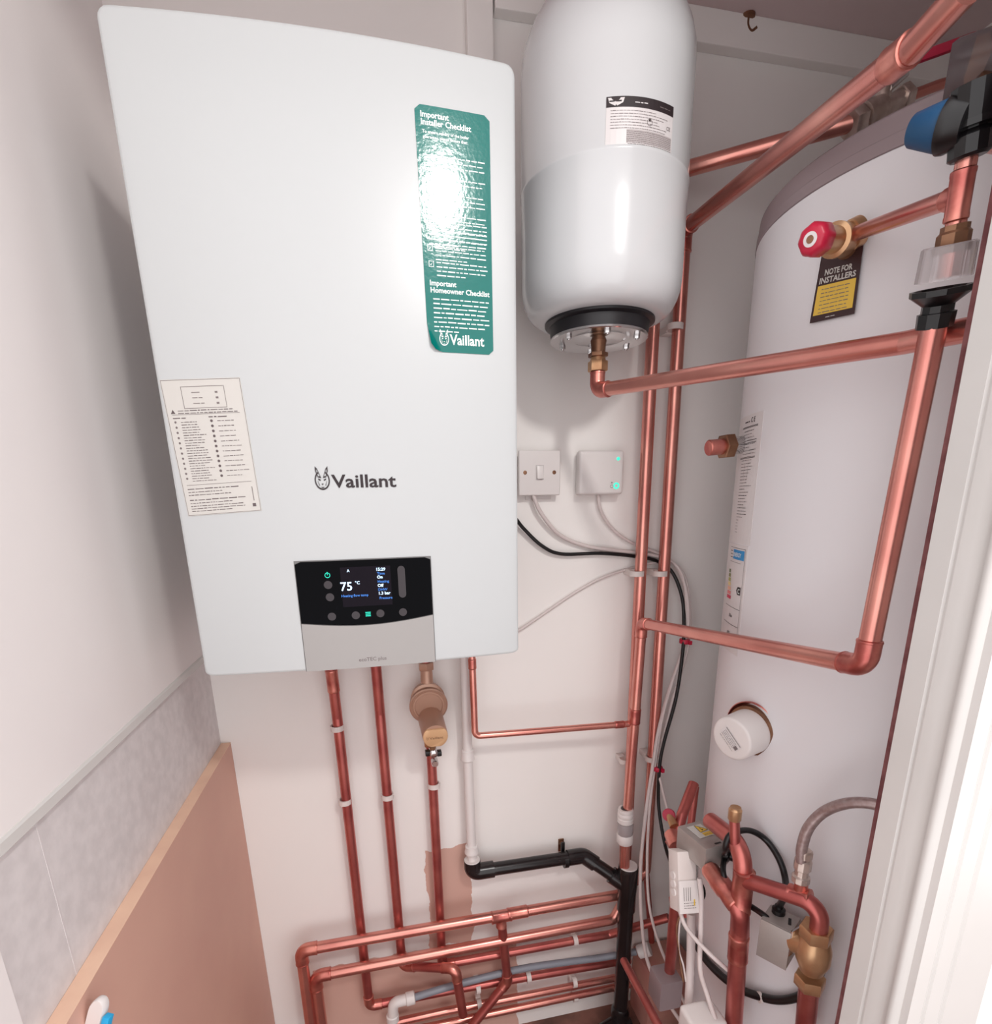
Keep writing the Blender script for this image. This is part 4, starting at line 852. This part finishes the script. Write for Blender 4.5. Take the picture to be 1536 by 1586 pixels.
bm = bmesh.new(); sp = (v2t+d2*.035).lerp(c2-V((0,0,.03)), .5); box(bm, sp, (.004,.030,.044), .001, ((c2-V((0,0,.03))-sp).normalized(), V((0,0,1)).cross((c2-sp)).normalized(), V((0,0,1)))); put(bm, 'fixing_plate', M_chrome, t)
pipe('copper_lower_pipe', 'copper pipe leading to the floor below the second brass valve', [v2b-d2*.012, dep(1246,1600,.84)], .0138, .02, m=M_copperd)
# flexible hose
t = thing('filling_hose', dep(1239,1372,.765), 'braided silver filling hose looping from its fittings right behind the door frame', 'hose')
hp = [dep(1241,1335,.755), dep(1242,1312,.75), dep(1252,1282,.74), dep(1275,1258,.725), dep(1308,1245,.70), dep(1345,1244,.68), dep(1392,1256,.66)]
bm = bmesh.new(); sp_ = spline(hp, 10); sweep(bm, sp_, .0072, 18); put(bm, 'hose_length', M_hose, t)
bm = bmesh.new(); lathe(bm, dep(1239,1366,.766), (0,0,1), [(0,.010),(.002,.0118),(.010,.0118),(.012,.009),(.020,.0088),(.022,.0112),(.036,.0112),(.038,.0085),(.040,.0088),(.041,.0105),(.050,.0105),(.052,.008)], 10); put(bm, 'hose_fitting', M_nickel, t, ang=25)
# black flexes
cable('black_flex', 'black flex arching from the first valve head over to the second valve gland', [gl, dep(1122,1318,.86), dep(1130,1294,.85), dep(1158,1286,.86), dep(1185,1300,.86), dep(1206,1330,.84), dep(1216,1362,.82), dep(1214,1388,.79), g2], .0048, M_cableb)
cable('black_flex', 'black flex dropping behind the thick upright pipe under the first valve head', [gl-V((0,0,.004)), dep(1120,1352,.88), dep(1130,1378,.88), dep(1150,1395,.87), dep(1178,1414,.83), dep(1190,1424,.82)], .0045, M_cableb)
cable('black_flex', 'heavy black flex hanging in a loop round the cylinder foot', [tank(x, y, TR+.012) for x, y in ((1068,1440),(1085,1475),(1110,1505),(1142,1530),(1175,1543),(1205,1549),(1235,1544),(1258,1528),(1272,1500))], .0068, M_cableb)
bm = bmesh.new(); p = tank(1178,1544,TR+.012); lathe(bm, p-V((.004,0,0)), (1,-.2,0), [(0,.0088),(.004,.0088)], 16); tag(put(bm, 'cable_tie', M_clip), 'white tie round the heavy black flex loop', 'cable tie')
# white wiring box hanging left of the cylinder
wc = dep(1057,1362,.95)
t = thing('thermostat_box', wc, 'tilted white plastic thermostat box with printed label below the warning sticker head', 'thermostat')
ax_ = (AX*.97+AD*.05+AF*.25).normalized(); az_ = (dep(1046,1322,.96)-dep(1060,1412,.95)).normalized(); az_ = (az_-ax_*az_.dot(ax_)).normalized(); ay_ = az_.cross(ax_).normalized()
bm = bmesh.new(); box(bm, wc, (.036,.030,.100), .003, (ax_, ay_, az_)); bd = put(bm, 'box_body', M_clip, t)
bm = bmesh.new(); sgn = -1 if ay_.dot(AF) > 0 else 1; fcx = wc+ay_*(sgn*.0155)
box(bm, fcx-az_*.024, (.038,.006,.054), .002, (ax_, ay_, az_)); put(bm, 'cover', M_white, t)
fn = lambda u, v, h: fcx-az_*.024+ax_*u+az_*v+ay_*(sgn*(.0032+h))
bm = bmesh.new()
for k in range(4): rect(bm, -.011+k*.0042, -.006, -.010+k*.0042, .016, fn, .0003, 0)
for k in range(3): smalltext(bm, -.011, .012, -.010-k*.004, .002, fn, .0003, 0)
rect(bm, .008, -.014, .0105, -.004, fn, .0003, 1); put(bm, 'label_print', [M_greyink, M_yellow], bd, smooth=False)
bm = bmesh.new(); lathe(bm, wc+ax_*.012-az_*.02, ax_, [(0,.016),(.022,.016),(.024,.012)], 20); put(bm, 'dial', M_black, t)
for k in range(3): bm = bmesh.new(); lathe(bm, wc-ax_*.020+az_*(.008-k*.014), ax_, [(0,.0065),(.008,.0065)], 12); put(bm, 'side_knob', M_white, t)
# cables below it
cable('white_cable', 'white cable dropping from the side of the thermostat box to the floor box', [dep(1083,1360,.93), dep(1086,1390,.93), dep(1085,1440,.93), dep(1084,1500,.93), dep(1095,1540,.93), dep(1112,1592,.90)], .0042)
cable('white_cable', 'white cable from the thermostat foot crossing right behind the thick pipe', [dep(1052,1408,.95), dep(1060,1432,.94), dep(1078,1456,.92), dep(1105,1483,.90), dep(1128,1503,.90), dep(1150,1520,.90)], .0036)
cable('grey_flex', 'flat grey trunk of cables standing below the thermostat box', [dep(1070,1415,.97), dep(1070,1450,.97), dep(1069,1500,.97), dep(1066,1560,.97)], .0075)
for k, (x, m_, lb_) in enumerate(((1060,M_cable,'thin pale wire curling left of the cable trunk'),(1056,M_dbrass,'thin brownish wire curling left of the cable trunk'))):
    cable('thin_wire', lb_, [dep(1056,1410,.97), dep(x-8,1435,.97), dep(x-9+k*4,1470,.97), dep(x-2,1495,.97), dep(x+2,1520,.97)], .0016, m_)
bm = bmesh.new(); fbx = dep(1088,1580,.92)
t = thing('junction_box', fbx, 'rounded white junction box at the bottom edge beside the thick copper pipe', 'junction box')
box(bm, fbx-V((0,0,.02)), (.062,.05,.07), .008, seg=4); put(bm, 'box_body', M_white, t)
bm = bmesh.new(); box(bm, fbx-V((0,0.027,.022)), (.052,.004,.05), .0015); put(bm, 'lid', M_clip, t)
# copper things behind, left of the cylinder
bk = dep(1066,1222,1.12)
pipe('copper_rear_pipe', 'slanting copper pipe disappearing behind the cylinder above the valve head', [dep(1074,1214,1.12), dep(1056,1262,1.08), dep(1046,1300,1.06)], .0105, .02, m=M_copperd)
pipe('copper_rear_pipe', 'upright copper pipe close to the cylinder side above the valve head', [dep(1077,1218,1.17), dep(1070,1275,1.15), dep(1062,1420,1.14)], .0075, .02, m=M_copperd)
t = thing('drain_tap', dep(1038,1268,1.08), 'small tap with red wheel on the slanting rear copper pipe', 'tap')
bm = bmesh.new(); lathe(bm, dep(1036,1262,1.08), (-.5,-.6,.3), [(0,.012),(.003,.013),(.007,.012)], 14); put(bm, 'red_wheel', M_redlever, t)
bm = bmesh.new(); lathe(bm, dep(1044,1280,1.06), dep(1036,1262,1.08)-dep(1044,1280,1.06), [(0,.009),(.03,.007)], 14); put(bm, 'stem', M_brass, t)
bm = bmesh.new(); sweep(bm, [dep(1040,1292,1.03), dep(1048,1312,1.0)], .014, 16); hexnut(bm, dep(1042,1296,1.03), (.3,-.5,-.6), .018, .014); tag(put(bm, 'rear_coupling', M_fit), 'copper coupling touching the left end of the warning sticker head', 'fitting')
pipe('copper_floor_pipe', 'upright copper pipe under the thermostat box reaching the floor clutter', [dep(1044,1390,1.06), dep(1046,1400,1.06), dep(1036,1512,1.12)], .0105, .02, m=M_copperd)
pipe('copper_floor_pipe', 'copper pipe running forward along the floor right of the black stack', [dep(966,1488,1.22), dep(1030,1608,.98)], .0085, .02, m=M_copperd)
pipe('copper_floor_pipe', 'copper pipe stub behind the two hanging white cables', [at(1000,1345,-.03), at(1009,1458,-.03)], .008, .02, m=M_copperd)
bm = bmesh.new(); a = V((.905,-.06,ZF)); box(bm, a+V((0,0,.10)), (.13,.10,.20), .008); tag(put(bm, 'cardboard_box', M_plaster), 'dusty low box on the cupboard floor behind the hanging cables', 'box')
bm = bmesh.new(); a = dep(1030,1528,1.12); box(bm, a, (.05,.05,.07), .006); tag(put(bm, 'grey_block', M_cap), 'small grey block on the floor beside the cable trunk', 'block')
bm = bmesh.new(); a = atz(727,1578,ZF+.03); 
bmesh.ops.create_icosphere(bm, subdivisions=3, radius=.018)
for v in bm.verts: v.co = a + V((v.co.x*1.2+.004*math.sin(v.co.z*300), v.co.y*.9, v.co.z*.7+.004*math.sin(v.co.x*260)))
tag(put(bm, 'foam_scrap', M_yellow), 'lump of yellow foam at the foot of the dog-leg copper pipe', 'foam')
# handset at the lower left
c_ = dep(152,1590,.548); t = thing('paint_scraper', c_, 'white rounded handle with blue insert leaning on the brown board', 'tool')
hd_ = (dep(150,1552,.548)-dep(138,1600,.548)).normalized(); s_ = hd_.cross(AF).normalized()
bm = bmesh.new(); pts = []
for k in range(24):
    a = 2*PI*k/24; pts.append((.0078*math.cos(a), .0125*math.sin(a) if math.sin(a) > 0 else -.05 if math.sin(a) < -.2 else 0))
base = dep(147,1568,.545)
ring_loft(bm, [[base+s_*u*k2+hd_*v*k2+AF*h for u, v in pts] for h, k2 in ((0,.9),(.002,1),(.008,1),(.010,.9))]); put(bm, 'handle', M_white, t)
bm = bmesh.new(); box(bm, dep(163,1592,.548), (.007,.026,.008), .001, (s_, hd_, AF)); put(bm, 'blue_insert', M_skyb, t)
for o in list(bpy.data.objects):
    if o.type == 'MESH' and o.parent is None and 'label' not in o and 'kind' not in o: o['kind'] = 'structure'
